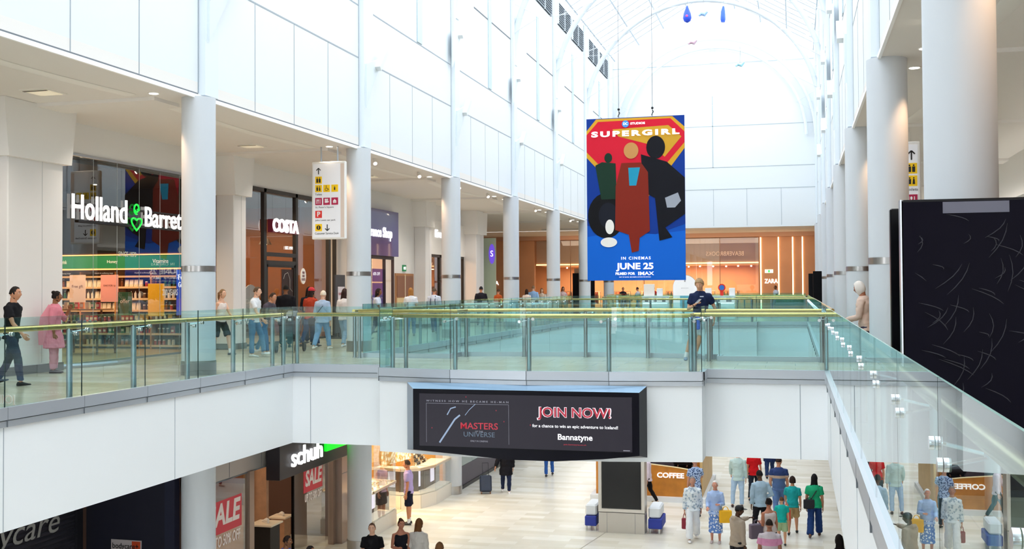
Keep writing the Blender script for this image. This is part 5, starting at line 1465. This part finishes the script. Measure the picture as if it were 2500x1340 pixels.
    if bk != 'none':
        m = MB()
        wz = [(.07, hipw * .98 * b_ + .003, .104 * b_ + .003), (.03, hipw * b_ + .003, .108 * b_ + .003), (-.03, hipw * b_ + .003, .11 * b_ + .003), (-.09, hipw * .8 * b_, .09 * b_)]
        if bk == 'skirt':
            m.tube([tuple(P + Vector((0, 0, z))) for z in (.1, .02, -.15, -.4, -.62)], [(hipw + .01, .11), (hipw + .02, .125), (.19, .15), (.19, .17), (.2, .18)], 18)
        else:
            m.tube([tuple(T((0, 0, z))) if z > 0 else tuple(P + Vector((0, 0, z))) for z, _, _ in wz], [(a, c) for _, a, c in wz], 18)
            for hip, k, an in chain:
                if bk == 'shorts': pts = [hip + Vector((0, 0, .0)), hip.lerp(k, .3), hip.lerp(k, .6), hip.lerp(k, .95)]; rr = [.088 * b_, .096 * b_, .098 * b_, .1 * b_]
                else:
                    w = {'trousers': .052, 'slim': .044, 'wide': .085}[bk]
                    pts = [hip, hip.lerp(k, .35), hip.lerp(k, .7), k, k.lerp(an, .4), k.lerp(an, .97)]; rr = [.088 * b_, .09 * b_, .08 * b_, max(.064, w) * b_, max(.06, w) * b_, w + .006]
                m.tube([tuple(q) for q in pts], rr, 12)
        garment({'shorts': 'shorts', 'skirt': 'skirt'}.get(bk, 'trousers'), m, bc)
    # --- shoes
    for i, (hip, k, an) in enumerate(chain):
        d = (an - k).normalized(); toe = max(-.35, min(.35, d.y * .6))
        m = MB(); L = .25
        rows = []
        for q, (hw_, hh) in ((-.07, (.024, .05)), (-.055, (.036, .075)), (0, (.042, .085)), (.06, (.044, .058)), (.12, (.046, .04)), (.17, (.036, .03)), (.185, (.015, .015))):
            cz = an.z - .085; tilt = (q * math.sin(toe))
            ring = []
            for a in range(10):
                aa = 2 * PI * a / 10
                ring.append((an.x + hw_ * math.cos(aa), an.y - q, max(cz, cz + tilt * (1 if toe > 0 and q > 0 else .0)) + hh / 2 + hh / 2 * math.sin(aa) + (abs(tilt) if toe < 0 and q > 0 else 0)))
            rows.append(ring[::-1])
        m.rows(rows)
        so = m.build('shoe', mat(shoes, .6), t, True)
        if bk in ('shorts',) and shoes != '#222226':
            mm = MB().tube([tuple(an + Vector((0, 0, -.03))), tuple(an + (k - an).normalized() * .09)], .041, 10); mm.build('sock', mat('#eeeeee', .8), t, True)
    # --- hair
    hk, hc = hair
    if hk != 'bald':
        hm = MB(); nu, nv = 28, 18; base = 0; idx = {}
        rr = random.Random(sum(ord(c_) for c_ in label))
        top_f = {'short': 1.09, 'long': 1.12, 'bun': 1.08, 'pony': 1.09, 'curly': 1.26, 'messy': 1.22, 'hood': 1.16, 'crop': 1.05}[hk]
        vs = []
        for j in range(nv + 1):
            tt = PI * (j + .0001) / (nv + .0002)
            for k in range(nu):
                a = 2 * PI * k / nu
                xx, yy, zz = math.sin(tt) * math.sin(a), -math.sin(tt) * math.cos(a), math.cos(tt)
                f = top_f + (rr.uniform(-.03, .05) if hk in ('messy', 'curly', 'long') else rr.uniform(-.02, .025)) + .02 * math.sin(a * 9 + tt * 4)
                if hk == 'messy' and zz > .3: f += .06
                px, py, pz_ = xx * .077 * f, yy * .096 * f, zz * .118 * f
                fr = max(0.0, -yy)
                low = {'short': -.02, 'crop': -.01, 'bun': -.03, 'pony': -.03, 'long': -.1, 'curly': -.06, 'messy': -.02, 'hood': -.13}[hk]
                lim = low + (.085 - low) * min(1, max(0, (fr - .25) / .35)) if hk != 'hood' else low + .2 * min(1, max(0, (fr - .35) / .25))
                if pz_ < lim:      # tuck under the scalp
                    q = .93; px, py = xx * .077 * q, yy * .096 * q; pz_ = max(pz_, zz * .118 * .93)
                    px *= .9; py *= .9
                vs.append(tuple(HC + RH @ (Vector((px, py, pz_)) * 1.04)))
        hm.add(vs)
        for j in range(nv):
            for k in range(nu):
                k2 = (k + 1) % nu; hm.face((j * nu + k, (j + 1) * nu + k, (j + 1) * nu + k2, j * nu + k2))
        W = lambda p: tuple(HC + RH @ Vector(p))
        if hk == 'bun': hm.ball(W((0, .07, .1)), (.045, .045, .04), 10, 8)
        if hk == 'pony': hm.tube([W((0, .085, .05)), W((0, .13, .02)), W((0, .13, -.1)), W((0, .11, -.2))], [.025, .032, .028, .01], 8)
        if hk == 'long': hm.tube([W((0, .05, .02)), W((0, .065, -.08)), W((0, .075, -.18)), W((0, .08, -.3))], [(.085, .05), (.09, .05), (.1, .04), (.07, .02)], 14)
        hm.build('hair' if hk != 'hood' else 'head_scarf', mat(hc, .75, spec=.25), t, True)
    if cap:
        cm = MB(); W = lambda p: tuple(HC + RH @ (Vector(p) * 1.04))
        rows = [[W((.088 * q * math.cos(a), .106 * q * math.sin(a), zz)) for a in [2 * PI * k / 20 for k in range(20)]] for zz, q in ((.03, 1), (.07, 1), (.105, .82), (.13, .45), (.137, .05))]
        cm.rows(rows); cm.tube([W((-.07, -.08, .045)), W((-.05, -.13, .05)), W((0, -.165, .05)), W((.05, -.13, .05)), W((.07, -.08, .045))], [(.008, .03)] * 5, 6, ref=(0, 0, 1))
        cm.yprism([(-.01, 0), (.01, 0), (0, .01)], 0, .001) if False else None
        cm.build('cap', mat(cap, .7), t, True)
    t.scale = (s, s, s)
    t['_pelvis'] = pz * s
    return t, dict(P=P, arms=arms_p, HC=HC, RH=RH, s=s, T=T)

def place(t, pt):
    """point in the person's own frame -> world"""
    M_ = Matrix.Translation(t.location) @ Matrix.Rotation(t.rotation_euler.z, 4, 'Z') @ Matrix.Scale(t.scale.x, 4)
    return M_ @ Vector(pt)
def bag(label, p, w, h, d, col, cat='bag', strap=.25, rz=0, strapcol=None, name='shopping_bag'):
    t = thing(name, label, cat, (p.x, p.y, p.z - strap - h), rz)
    m = MB(); m.rbox(-w / 2, w / 2, -d / 2, d / 2, 0, h, .02); m.build('body', mat(col, .7), t)
    m = MB()
    for sg in (-1, 1): m.tube([(-w * .28, sg * d * .3, h - .02), (-w * .15, sg * d * .2, h + strap * .75), (0, 0, h + strap), (w * .15, sg * d * .2, h + strap * .75), (w * .28, sg * d * .3, h - .02)], .008, 6)
    m.build('handle', mat(strapcol or col, .7), t)
    return t

def finish_people():
    vl = bpy.context.view_layer
    ftex = bpy.data.textures.new('cloth_folds', 'CLOUDS'); ftex.noise_scale = .09; ftex.noise_depth = 2
    for o, ex, vox in PENDING:
        md = o.modifiers.new('r', 'REMESH'); md.mode = 'VOXEL'; md.voxel_size = vox
        sm = o.modifiers.new('s', 'SMOOTH'); sm.factor = .5; sm.iterations = 4
        if ex is None:
            dm = o.modifiers.new('d', 'DISPLACE'); dm.texture = ftex; dm.strength = .032; dm.mid_level = .3
            s2 = o.modifiers.new('s2', 'SMOOTH'); s2.factor = .4; s2.iterations = 1
    vl.update()
    dg = bpy.context.evaluated_depsgraph_get()
    for o, ex, vox in PENDING:
        me = bpy.data.meshes.new_from_object(o.evaluated_get(dg))
        mats = list(o.data.materials)
        o.modifiers.clear()
        if ex is not None:
            V = [tuple(v.co) for v in me.vertices]; F = [tuple(p.vertices) for p in me.polygons]
            n0 = len(V); V += ex.v; F2 = [tuple(q + n0 for q in f) for f in ex.f]
            mi = [0] * len(F) + ex.m
            me2 = bpy.data.meshes.new('body'); me2.from_pydata(V, [], F + F2); me2.update()
            for m_ in mats: me2.materials.append(m_)
            me2.polygons.foreach_set('material_index', mi)
            me = me2
        else:
            me.materials.clear()
            for m_ in mats: me.materials.append(m_)
        me.polygons.foreach_set('use_smooth', [True] * len(me.polygons))
        o.data = me
def checked(c1, c2, scale=30, name='pattern'):
    m = bpy.data.materials.new(name); m.use_nodes = True
    nt = m.node_tree; b = nt.nodes['Principled BSDF']; tc = nt.nodes.new('ShaderNodeTexCoord'); v = nt.nodes.new('ShaderNodeTexVoronoi'); r = nt.nodes.new('ShaderNodeValToRGB')
    v.inputs['Scale'].default_value = scale; r.color_ramp.interpolation = 'CONSTANT'
    r.color_ramp.elements[0].color = srgb(c1); r.color_ramp.elements[1].position = .42; r.color_ramp.elements[1].color = srgb(c2)
    nt.links.new(tc.outputs['Object'], v.inputs['Vector']); nt.links.new(v.outputs['Distance'], r.inputs['Fac']); nt.links.new(r.outputs['Color'], b.inputs['Base Color'])
    b.inputs['Roughness'].default_value = .85
    return m
def banded(bands, name='banded_fabric'):
    """horizontal bands of a garment, by height above the ground (in the body's own frame)"""
    m = bpy.data.materials.new(name); m.use_nodes = True
    nt = m.node_tree; b = nt.nodes['Principled BSDF']; tc = nt.nodes.new('ShaderNodeTexCoord'); sp = nt.nodes.new('ShaderNodeSeparateXYZ'); mr = nt.nodes.new('ShaderNodeMapRange'); r = nt.nodes.new('ShaderNodeValToRGB')
    mr.inputs['From Max'].default_value = 2.0
    r.color_ramp.interpolation = 'CONSTANT'; els = r.color_ramp.elements
    els[0].position = 0; els[0].color = srgb(bands[0][1]); els[1].position = bands[1][0] / 2; els[1].color = srgb(bands[1][1])
    for z, c in bands[2:]:
        e = els.new(z / 2); e.color = srgb(c)
    nt.links.new(tc.outputs['Object'], sp.inputs[0]); nt.links.new(sp.outputs['Z'], mr.inputs['Value']); nt.links.new(mr.outputs[0], r.inputs['Fac']); nt.links.new(r.outputs['Color'], b.inputs['Base Color'])
    b.inputs['Roughness'].default_value = .85
    return m
S1, S2, S3, S4 = '#c98f70', '#8a5a3c', '#e0b095', '#5a3a28'
# --- near footbridge
t, g = person('young man in navy t-shirt and pale shorts leaning on the footbridge rail with a phone', -2.08, 24.93, 0, 1.86, 4, arms=(((.3, -.02, -1), (-.62, -.72, .42)), ((.5, .3, -1), (-.05, .12, -1))),
     legs=(((.27, -.1, -1), (.3, .0, -1)), ((-.27, -.3, -1), (-.25, .32, -1))), lean=-4, skin='#d9a585', hair=('messy', '#a88a66'), top=('tee', '#1b2748'), bottom=('shorts', '#c9d6d8'), shoes='#6f8296', look=(-14, 24), detail=True)
shd, el, wr, sg = g['arms'][0]
hp_ = place(t, wr + (wr - el).normalized() * .1)
ph = MB().rbox(-.038, .038, -.005, .005, -.075, .075, .004).build('mobile_phone', mat('#e6e2e0', .3), None, loc=(hp_.x + .01, hp_.y - .02, hp_.z + .035)); ph.rotation_euler = (math.radians(-55), 0, math.radians(-40)); tag(ph, "pale mobile phone held by the young man on the footbridge", 'phone')
MB().box(-.033, .033, -.006, -.005, -.068, .068).build('display', mat('#30343c', .2), ph)
wp = place(t, el.lerp(wr, .82))
wt = MB().tube([tuple(place(t, el.lerp(wr, .80))), tuple(place(t, el.lerp(wr, .87)))], .036, 12).build('wristwatch', mat('#4a3f28', .4, .4), None); tag(wt, 'dark wristwatch on the wrist of the young man on the footbridge', 'watch')
pl_ = MB().box(-.04, .04, -.004, .0, -.01, .01).build('chest_print', mat('#cfd4e4', .7), t, loc=(.03, -.15, 1.36))
o = bag('blue shopping bag hanging in front of the young man on the footbridge', Vector((-2.2, 24.62, 1.1)), .26, .3, .1, '#3d66c8', strap=.1)
# --- upper left walkway
person('person in black top and dark jeans walking at the far left edge', -13.35, 16.2, 0, 1.74, 100, ('swingf', 'swingb'), ('front', 'back'), 3, top=('tee', '#15151a'), bottom=('slim', '#262e42'), hair=('short', '#1c1614'))
t, g = person('woman in pink tunic and pink trousers standing by the health food shop window', -14.5, 18.82, 0, 1.62, 118, ('down', 'up'), ('stand', 'stand'), 2, 1.18, S2, ('bun', '#16100e'), ('tunic', '#d07f90'), ('trousers', '#c78796'), '#3a2a2c', (15, 0), fem=True)
sc_ = MB().tube([(-.13, -.1, 1.38), (-.15, .06, 1.44), (-.14, .17, 1.2), (-.12, .2, .85), (-.1, .2, .62)], [(.02, .06), (.02, .07), (.02, .1), (.015, .11), (.01, .1)], 10).build('shawl', mat('#d98d9c', .85), t, True)
person('woman in white top and black shorts walking past the square pier', -14.2, 24.85, 0, 1.68, 80, ('swingb', 'swingf'), ('back', 'front'), 3, .92, S3, ('pony', '#8a6a4c'), ('tank', '#e9dfdc'), ('shorts', '#1e1a1c'), '#22304a', fem=True)
t1, g1 = person('person in grey top and blue jeans bending over a pushchair', -13.35, 25.5, 0, 1.66, 80, ('hold', 'hold'), ('front', 'back'), 28, 1, S1, ('short', '#3a2a20'), ('long', '#514b56'), ('slim', '#3f6a94'), '#e8e8e8')
person('person in white t-shirt and blue jeans behind the pushchair', -13.0, 24.35, 0, 1.7, 95, ('swingf', 'down'), ('stand', 'front'), 6, 1, S3, ('short', '#5c4634'), ('tee', '#d9dde2'), ('trousers', '#4b7398'), '#dcdcdc')
pc = thing('pushchair', 'dark pushchair with grey hood beside the coffee shop pier', 'pushchair', (-13.0, 26.35, 0), math.radians(10))
MB().tube([(0, -.1, .45), (0, .1, .5), (0, .3, .8)], [(.2, .04), (.22, .05), (.2, .04)], 10).build('seat', mat('#2c3038', .8), pc, True)
MB().tube([(-.2, .25, .85), (-.12, .15, 1.02), (.12, .15, 1.02), (.2, .25, .85)], [(.02, .14)] * 4, 8).build('hood', mat('#6b6c74', .8), pc, True)
m = MB()
for sx in (-.24, .24): m.tube([(sx, -.35, .15), (sx, .2, .6), (sx, .5, 1.02)], .014, 6); m.tube([(sx, .4, .15), (sx, -.05, .5)], .014, 6)
m.tube([(-.24, .5, 1.02), (.24, .5, 1.02)], .016, 6); m.build('frame', mat('#3a3d42', .4, .6), pc)
for sx in (-.27, .27):
    for sy in (-.35, .4): MB().tube([(sx - .02, sy, .13), (sx + .02, sy, .13)], .13, 16).build('wheel', mat('#1c1c1f', .7), pc, True)
person('person in black coat standing right in front of the coffee shop door', -14.2, 28.5, 0, 1.76, 200, ('down', 'down'), ('stand', 'stand'), 2, 1.12, S2, ('short', '#120e0c'), ('coat', '#17161c'), ('trousers', '#1a1c24'))
person('person with long black hair in dark jacket by the coffee shop window', -14.1, 29.8, 0, 1.7, 190, ('down', 'bent'), ('stand', 'front'), 2, 1.05, S2, ('long', '#120e0e'), ('coat', '#1b1a22'), ('trousers', '#22304c'), fem=True)
person('person in bright red cap and orange-red top', -13.55, 28.75, 0, 1.72, 172, ('down', 'bent'), ('front', 'back'), 3, 1, S1, ('long', '#2a1a14'), ('tee', '#b8432c'), ('trousers', '#2f4468'), cap='#c8202c', fem=True)
tt, gg = person('woman with white hair in pale blue shirt and light jeans seen from behind', -12.72, 27.75, 0, 1.63, 176, ('down', 'down'), ('front', 'back'), 4, 1.2, S3, ('short', '#e9dcc8'), ('shirt', '#a9bfdc'), ('trousers', '#7ea6cf'), '#efeae6', fem=True)
MB().tube([(-.16, -.0, 1.42), (-.06, .14, 1.25), (.1, .17, 1.05), (.2, .1, .9)], .01, 6).build('bag_strap', mat('#33435e', .7), tt, True)
bag('black handbag on the hip of the white-haired woman', place(tt, (.27, .02, 1.02)), .3, .22, .1, '#22232b', strap=.08, name='handbag')
person('woman with dark hair in white blouse and pale jeans beside the second column', -12.5, 28.75, 0, 1.68, 178, ('down', 'bent'), ('back', 'front'), 2, .95, S3, ('long', '#3a2420'), ('long', '#e8e2e0'), ('trousers', '#9db6cf'), '#e6e6ea', fem=True)
person('person in white t-shirt and dark green trousers partly behind the second column', -11.98, 28.35, 0, 1.72, 170, ('down', 'down'), ('stand', 'front'), 2, 1, S1, ('short', '#5c4434'), ('tee', '#d8d2d2'), ('trousers', '#26382e'), '#6b5244')
person('woman with dark hair in white top between the second and third columns', -13.0, 32.5, 0, 1.68, 100, ('swingf', 'swingb'), ('front', 'back'), 3, 1, S2, ('long', '#241816'), ('tee', '#cfd6e6'), ('trousers', '#1f2c48'), fem=True)
person('woman with long fair hair in white top near the wooden door', -13.0, 35.7, 0, 1.7, 200, ('down', 'swingf'), ('front', 'back'), 4, 1.1, S3, ('long', '#a8743c'), ('tee', '#dfe4ee'), ('trousers', '#5a86b4'), fem=True)
t, g = person('broad man in pale shirt with dark backpack straps', -13.0, 38.2, 0, 1.66, 182, ('down', 'down'), ('stand', 'front'), 3, 1.25, S1, ('short', '#5c4a3a'), ('shirt', '#cbd3e4'), ('trousers', '#34508a'))
m = MB()
for sx in (-.1, .1): m.tube([(sx, .13, 1.05), (sx * .9, .15, 1.3), (sx * .8, .07, 1.47), (sx, -.13, 1.3)], .016, 6)
m.build('backpack_strap', mat('#2c3a5c', .8), t, True)
person('elderly man with white cap beside the dark clothes shop', -12.6, 39.0, 0, 1.72, 150, ('down', 'hold'), ('stand', 'stand'), 5, 1, S2, ('short', '#d8d0c8'), ('long', '#4a3a6a'), ('trousers', '#2a3040'), cap='#dde2e4')
person('person in dark coat walking past the far corner pier', -13.6, 46.5, 0, 1.76, 190, ('swingf', 'swingb'), ('front', 'back'), 3, 1.1, S1, ('short', '#1d1a20'), ('coat', '#23222c'), ('trousers', '#23262e'))
person('person in orange top near the tan store wall', -14, 50.8, 0, 1.6, 160, ('hold', 'down'), ('stand', 'stand'), 3, 1, S1, ('short', '#4a3222'), ('long', '#b5582a'), ('trousers', '#1c1c20'))
person('person in grey top left of the fourth column', -14, 52.8, 0, 1.6, 230, ('down', 'down'), ('stand', 'front'), 0, 1.1, S2, ('short', '#2c2420'), ('tee', '#8d8484'), ('trousers', '#2e2e36'))
person('woman with long hair in cream top right of the fourth column', -12.9, 52.2, 0, 1.62, 190, ('down', 'down'), ('front', 'back'), 2, 1, S3, ('long', '#2e1d18'), ('tee', '#e6d6ca'), ('trousers', '#3a3a46'), fem=True)
person('tall man in light blue shirt before the far store window', -12.9, 53.6, 0, 1.8, 186, ('down', 'down'), ('front', 'back'), 2, 1.1, S3, ('short', '#8a6a50'), ('shirt', '#8fb4e0'), ('trousers', '#2a3a5a'))
person('woman in beige top with brown hair nearing the fifth column', -13.1, 56.4, 0, 1.66, 10, ('down', 'swingf'), ('front', 'back'), 2, 1, S3, ('long', '#7a5236'), ('tee', '#d9c2ae'), ('trousers', '#4a4238'), fem=True)
person('woman in white top just before the fifth column', -13.0, 57.6, 0, 1.66, 200, ('down', 'down'), ('stand', 'stand'), 2, 1, S1, ('long', '#3a241c'), ('tank', '#efe6e0'), ('trousers', '#2c2c34'), fem=True)
person('person with dark hair in pink top right of the fifth column', -12.8, 60.4, 0, 1.7, 30, ('down', 'down'), ('stand', 'front'), 2, 1, S1, ('long', '#241814'), ('tee', '#e3c6c8'), ('trousers', '#2c3040'), fem=True)
# far floor
person('person in dark top inside the far store doorway, left of the others', -11.2, 72.4, 0, 1.7, 20, ('down', 'bent'), ('front', 'back'), 2, 1, S1, ('short', '#1c1614'), ('long', '#1b1c28'), ('trousers', '#20222c'))
person('person in white t-shirt walking under the banner at the far end', -9.95, 70.8, 0, 1.7, 250, ('down', 'swingf'), ('front', 'back'), 2, 1, S1, ('short', '#3a2a2a'), ('tee', '#d7d2da'), ('trousers', '#5fb4d0'))
person('person in red top beside the far store mannequins', -9.2, 73.0, 0, 1.7, 200, ('down', 'down'), ('stand', 'stand'), 0, 1, S2, ('short', '#241a14'), ('tee', '#c0342c'), ('trousers', '#2a2a30'))
person('person in pale grey top in front of the tan wall at the far right', -1.15, 71.5, 0, 1.75, 300, ('down', 'swingf'), ('front', 'back'), 2, 1.2, S2, ('short', '#5a3a28'), ('tee', '#c3c8d8'), ('trousers', '#4c5c84'))
# right walkway
person('person in beige headscarf and cream top stepping out between the right columns', 1.27, 20.9, 0, 1.72, 250, ('down', 'hold'), ('front', 'stand'), 6, 1.05, '#9a5f42', ('hood', '#ddd4cc'), ('long', '#cdb3a4'), ('trousers', '#3c3a50'), look=(-10, 12), fem=True)

# --- lower level, near the jeweller
person('man in lilac t-shirt and navy shorts looking into the jeweller window', -11.12, 30.3, ZL, 1.86, -78, ('down', 'down'), ('stand', 'stand'), 2, 1.02, '#d08a66', ('short', '#4a3a30'), ('tee', '#b7a4d6'), ('shorts', '#191c30'), '#3a3436')
person('man in black t-shirt at the bottom edge left of the others', -9.24, 22.8, ZL, 1.72, 15, ('down', 'down'), ('front', 'back'), 2, 1.05, S3, ('crop', '#6a4a3a'), ('tee', '#101014'), ('trousers', '#2a2d38'))
person('woman with brown hair in dark top and blue skirt at the bottom edge', -8.8, 23.4, ZL, 1.68, 35, ('bent', 'down'), ('stand', 'stand'), 6, 1.05, '#b87a62', ('bun', '#4a2a1c'), ('tank', '#1a1c26'), ('skirt', '#6f8fa8'), fem=True)
person('woman with long brown hair in pale grey top at the bottom edge', -8.4, 23.5, ZL, 1.69, 175, ('down', 'down'), ('front', 'back'), 2, 1.1, S3, ('long', '#6e4526'), ('long', '#cfcac6'), ('trousers', '#2a2c3a'), fem=True)
person('person with brown hair just entering the bottom edge near the centre', -7.2, 21.4, ZL, 1.69, 180, ('down', 'down'), ('front', 'back'), 2, 1, S1, ('long', '#6e4a2c'), ('long', '#8c6c50'), ('trousers', '#2a2c3a'), fem=True)
person('person in bright blue top passing the shoe shop entrance', -10.7, 21.3, ZL, 1.69, 95, ('swingf', 'swingb'), ('front', 'back'), 8, 1.1, S2, ('short', '#2c1e1a'), ('long', '#5068c8'), ('trousers', '#23304c'))
person('person with dark hair following the blue topped person past the shoe shop', -9.85, 20.75, ZL, 1.64, 90, ('swingf', 'swingb'), ('front', 'back'), 3, 1, S2, ('short', '#1a1412'), ('long', '#2a2826'), ('trousers', '#1c1c22'))
# --- lower level, middle
t, g = person('person in black coat and dark jeans pulling a suitcase', -9.55, 35.55, ZL, 1.76, 195, ('down', ((.3, .3, -1), (.3, .5, -.8))), ('stand', 'front'), 4, 1.12, S1, ('short', '#1d1816'), ('coat', '#14131a'), ('slim', '#1c2644'), '#d7d7de')
su = thing('suitcase', 'dark blue wheeled suitcase pulled behind the person in black', 'suitcase', (-10.2, 35.35, ZL), math.radians(20))
b0 = MB().rbox(-.2, .2, -.14, .14, .07, .62, .04).build('shell', mat('#222c42', .5), su); b0.rotation_euler = (math.radians(-18), 0, 0)
m = MB(); m.tube([(-.1, .05, .6), (-.1, .3, 1.0), (.1, .3, 1.0), (.1, .05, .6)], .011, 6); m.build('handle', mat('#2c2c30', .4, .5), su)
for sx in (-.15, .15): MB().tube([(sx - .02, 0, .05), (sx + .02, 0, .05)], .05, 12).build('wheel', mat('#8d6a54', .6), su, True)
person('person in blue jeans half hidden under the hanging screen', -8.85, 39.1, ZL, 1.75, 188, ('down', 'swingf'), ('front', 'stand'), 2, 1, S1, ('short', '#2c2420'), ('shirt', '#3a4660'), ('trousers', '#2f5ca8'), '#23232b')
person('person in pale lilac shirt and black trousers walking past the coffee kiosk counter', -4.62, 34.75, ZL, 1.7, -80, ('swingf', 'down'), ('back', 'front'), 3, 1, S1, ('short', '#3a2c28'), ('shirt', '#d9c8d4'), ('slim', '#17151b'), '#a89078')
t, g = person('woman in white and grey patterned clothes carrying a dark red bag', -2.78, 30.15, ZL, 1.76, 8, ('down', 'swingb'), ('front', 'back'), 2, 1.1, '#c08a74', ('short', '#8d8684'), ('long', checked('#9fb0c2', '#dfe6ec', 14, 'grey_white_pattern')), ('wide', '#e8ebf0'), '#f0eeee', fem=True)
bag('dark red bag carried low by the woman in patterned clothes', place(t, g['arms'][0][2] + Vector((0, 0, -.08))), .16, .3, .09, '#8c2338', strap=.14)
t, g = person('person with striped blue backpack straps behind the patterned woman', -2.98, 33.3, ZL, 1.74, 200, ('up', 'down'), ('stand', 'front'), 2, 1, '#c08a74', ('short', '#2a2422'), ('tee', checked('#27406e', '#a9bde0', 22, 'blue_striped')), ('trousers', '#2a2d3a'))
t, g = person('white-haired woman in pale blue shirt and blue patterned skirt with a yellow tote', -2.15, 30.0, ZL, 1.66, -5, ('hold', 'bent'), ('stand', 'stand'), 2, 1.08, '#cf8f78', ('short', '#e4e0dc'), ('shirt', '#a9c0ea'), ('skirt', checked('#e6ecf8', '#5f86cc', 16, 'blue_leaf_pattern')), '#c9b8b8', fem=True)
bag('bright yellow tote bag on the arm of the white-haired woman', place(t, (.3, -.12, 1.08)), .34, .34, .1, '#f0b418', strap=.1, name='tote_bag', rz=.3)
person('man in pale green shirt and light jeans walking away', -1.8, 35.0, ZL, 1.8, 182, ('down', 'swingf'), ('stand', 'wide'), 2, 1.05, S3, ('short', '#6a5444'), ('shirt', '#b9cfcc'), ('trousers', '#a9c3de'), '#3a2020')
person('woman in bright red top and black trousers walking away', -1.35, 36.3, ZL, 1.72, 176, ('swingf', 'down'), ('front', 'back'), 2, 1, S1, ('short', '#c9a070'), ('tee', '#c8141c'), ('trousers', '#1e2430'), fem=True)
person('man in navy t-shirt with a tan stripe across the back', -.52, 33.4, ZL, 1.86, 186, ('down', 'down'), ('front', 'back'), 2, 1.12, '#c58a6c', ('crop', '#2c1e1a'), ('tee', banded([(0, '#46608c'), (1.17, '#b39a88'), (1.25, '#1e3468')])), ('trousers', '#5a76a4'), look=(-35, 0))
person('boy in teal t-shirt and beige shorts', -.12, 31.55, ZL, 1.6, 178, ('down', 'swingf'), ('front', 'back'), 2, 1.05, '#c8906e', ('curly', '#2a1a14'), ('tee', '#1f9c9c'), ('shorts', '#b59a6c'), '#222226')
person('small boy in turquoise t-shirt and green shorts', -.4, 30.1, ZL, 1.27, 184, ('down', 'swingf'), ('stand', 'front'), 2, 1.1, '#d09a7a', ('crop', '#5a3a26'), ('tee', '#1aa89e'), ('shorts', '#9fb48c'), '#222226')
bag('red carrier bag beside the boy in beige shorts', Vector((-.28, 31.2, ZL + .95)), .2, .3, .1, '#d8322c', strap=.2)
t, g = person('woman with long black hair in green top and wide navy trousers', .47, 31.35, ZL, 1.73, 176, ('down', 'down'), ('front', 'back'), 2, 1.08, '#b07a5c', ('long', '#100c0e'), ('tee', '#1fa070'), ('wide', '#1f3a6e'), '#5a4038', fem=True)
MB().tube([(-.15, .0, 1.44), (-.04, .15, 1.28), (.1, .15, 1.05), (.18, .1, .92)], .014, 6).build('bag_strap', mat('#15151c', .7), t, True)
bag('black shoulder bag on the back of the woman in green', place(t, (.14, .16, 1.12)), .3, .26, .08, '#17171f', strap=.05, name='shoulder_bag', rz=.2)
person('man with dark hair in grey-blue shirt and black trousers', -.98, 31.0, ZL, 1.8, 200, ('hip', 'down'), ('stand', 'front'), 3, 1.1, S4, ('short', '#120e0e'), ('shirt', '#9fb6c8'), ('trousers', '#17171d'), look=(20, 0))
person('woman with dark bun and sunglasses on her head in a pale vest top', -.66, 27.6, ZL, 1.68, 215, ('down', 'bent'), ('stand', 'front'), 4, 1.1, '#b9785c', ('bun', '#1c1414'), ('tank', '#d9cbc8'), ('trousers', '#1a1a20'), look=(-60, 5), fem=True)
bag('mauve-grey shoulder bag at the side of the woman with the bun', Vector((-.98, 27.5, ZL + 1.2)), .36, .36, .14, '#6d6072', strap=.1, name='shoulder_bag', rz=.5)
person('man in black cap and beige hoodie holding out his arm', -1.4, 26.35, ZL, 1.72, 130, ('down', ((.15, -.9, -.1), (.1, -1, .05))), ('stand', 'stand'), 3, 1.15, S4, ('crop', '#120e0c'), ('hoodie', '#b7a898'), ('trousers', '#2a2a30'), look=(-25, 5), cap='#17181d')
person('person in pink-printed pale t-shirt at the bottom edge', -.6, 25.0, ZL, 1.70, 185, ('down', 'down'), ('stand', 'stand'), 6, 1.15, '#b07860', ('crop', '#2a1e1a'), ('tee', banded([(0, '#e0d3da'), (1.2, '#e59ac4'), (1.36, '#ddd2dc')])), ('trousers', '#3a3a44'))
person('person with dark hair at the bottom edge by the right wall', .86, 24.0, ZL, 1.66, 190, ('down', 'down'), ('stand', 'stand'), 0, 1, S4, ('long', '#160f0e'), ('long', '#332a2c'), ('trousers', '#222226'), fem=True)
person('person in navy coat and dark trousers far behind under the footbridge', -.95, 40.6, ZL, 1.78, 184, ('down', 'down'), ('front', 'back'), 2, 1.1, S1, ('short', '#2a2020'), ('coat', '#1b2a52'), ('trousers', '#23355c'))
person('person in maroon coat far behind under the footbridge', -1.55, 40.9, ZL, 1.7, 180, ('down', 'down'), ('front', 'back'), 2, 1.0, S1, ('long', '#1e1616'), ('coat', '#3a2028'), ('trousers', '#1c1c24'), fem=True)
finish_people()
finish_texts()
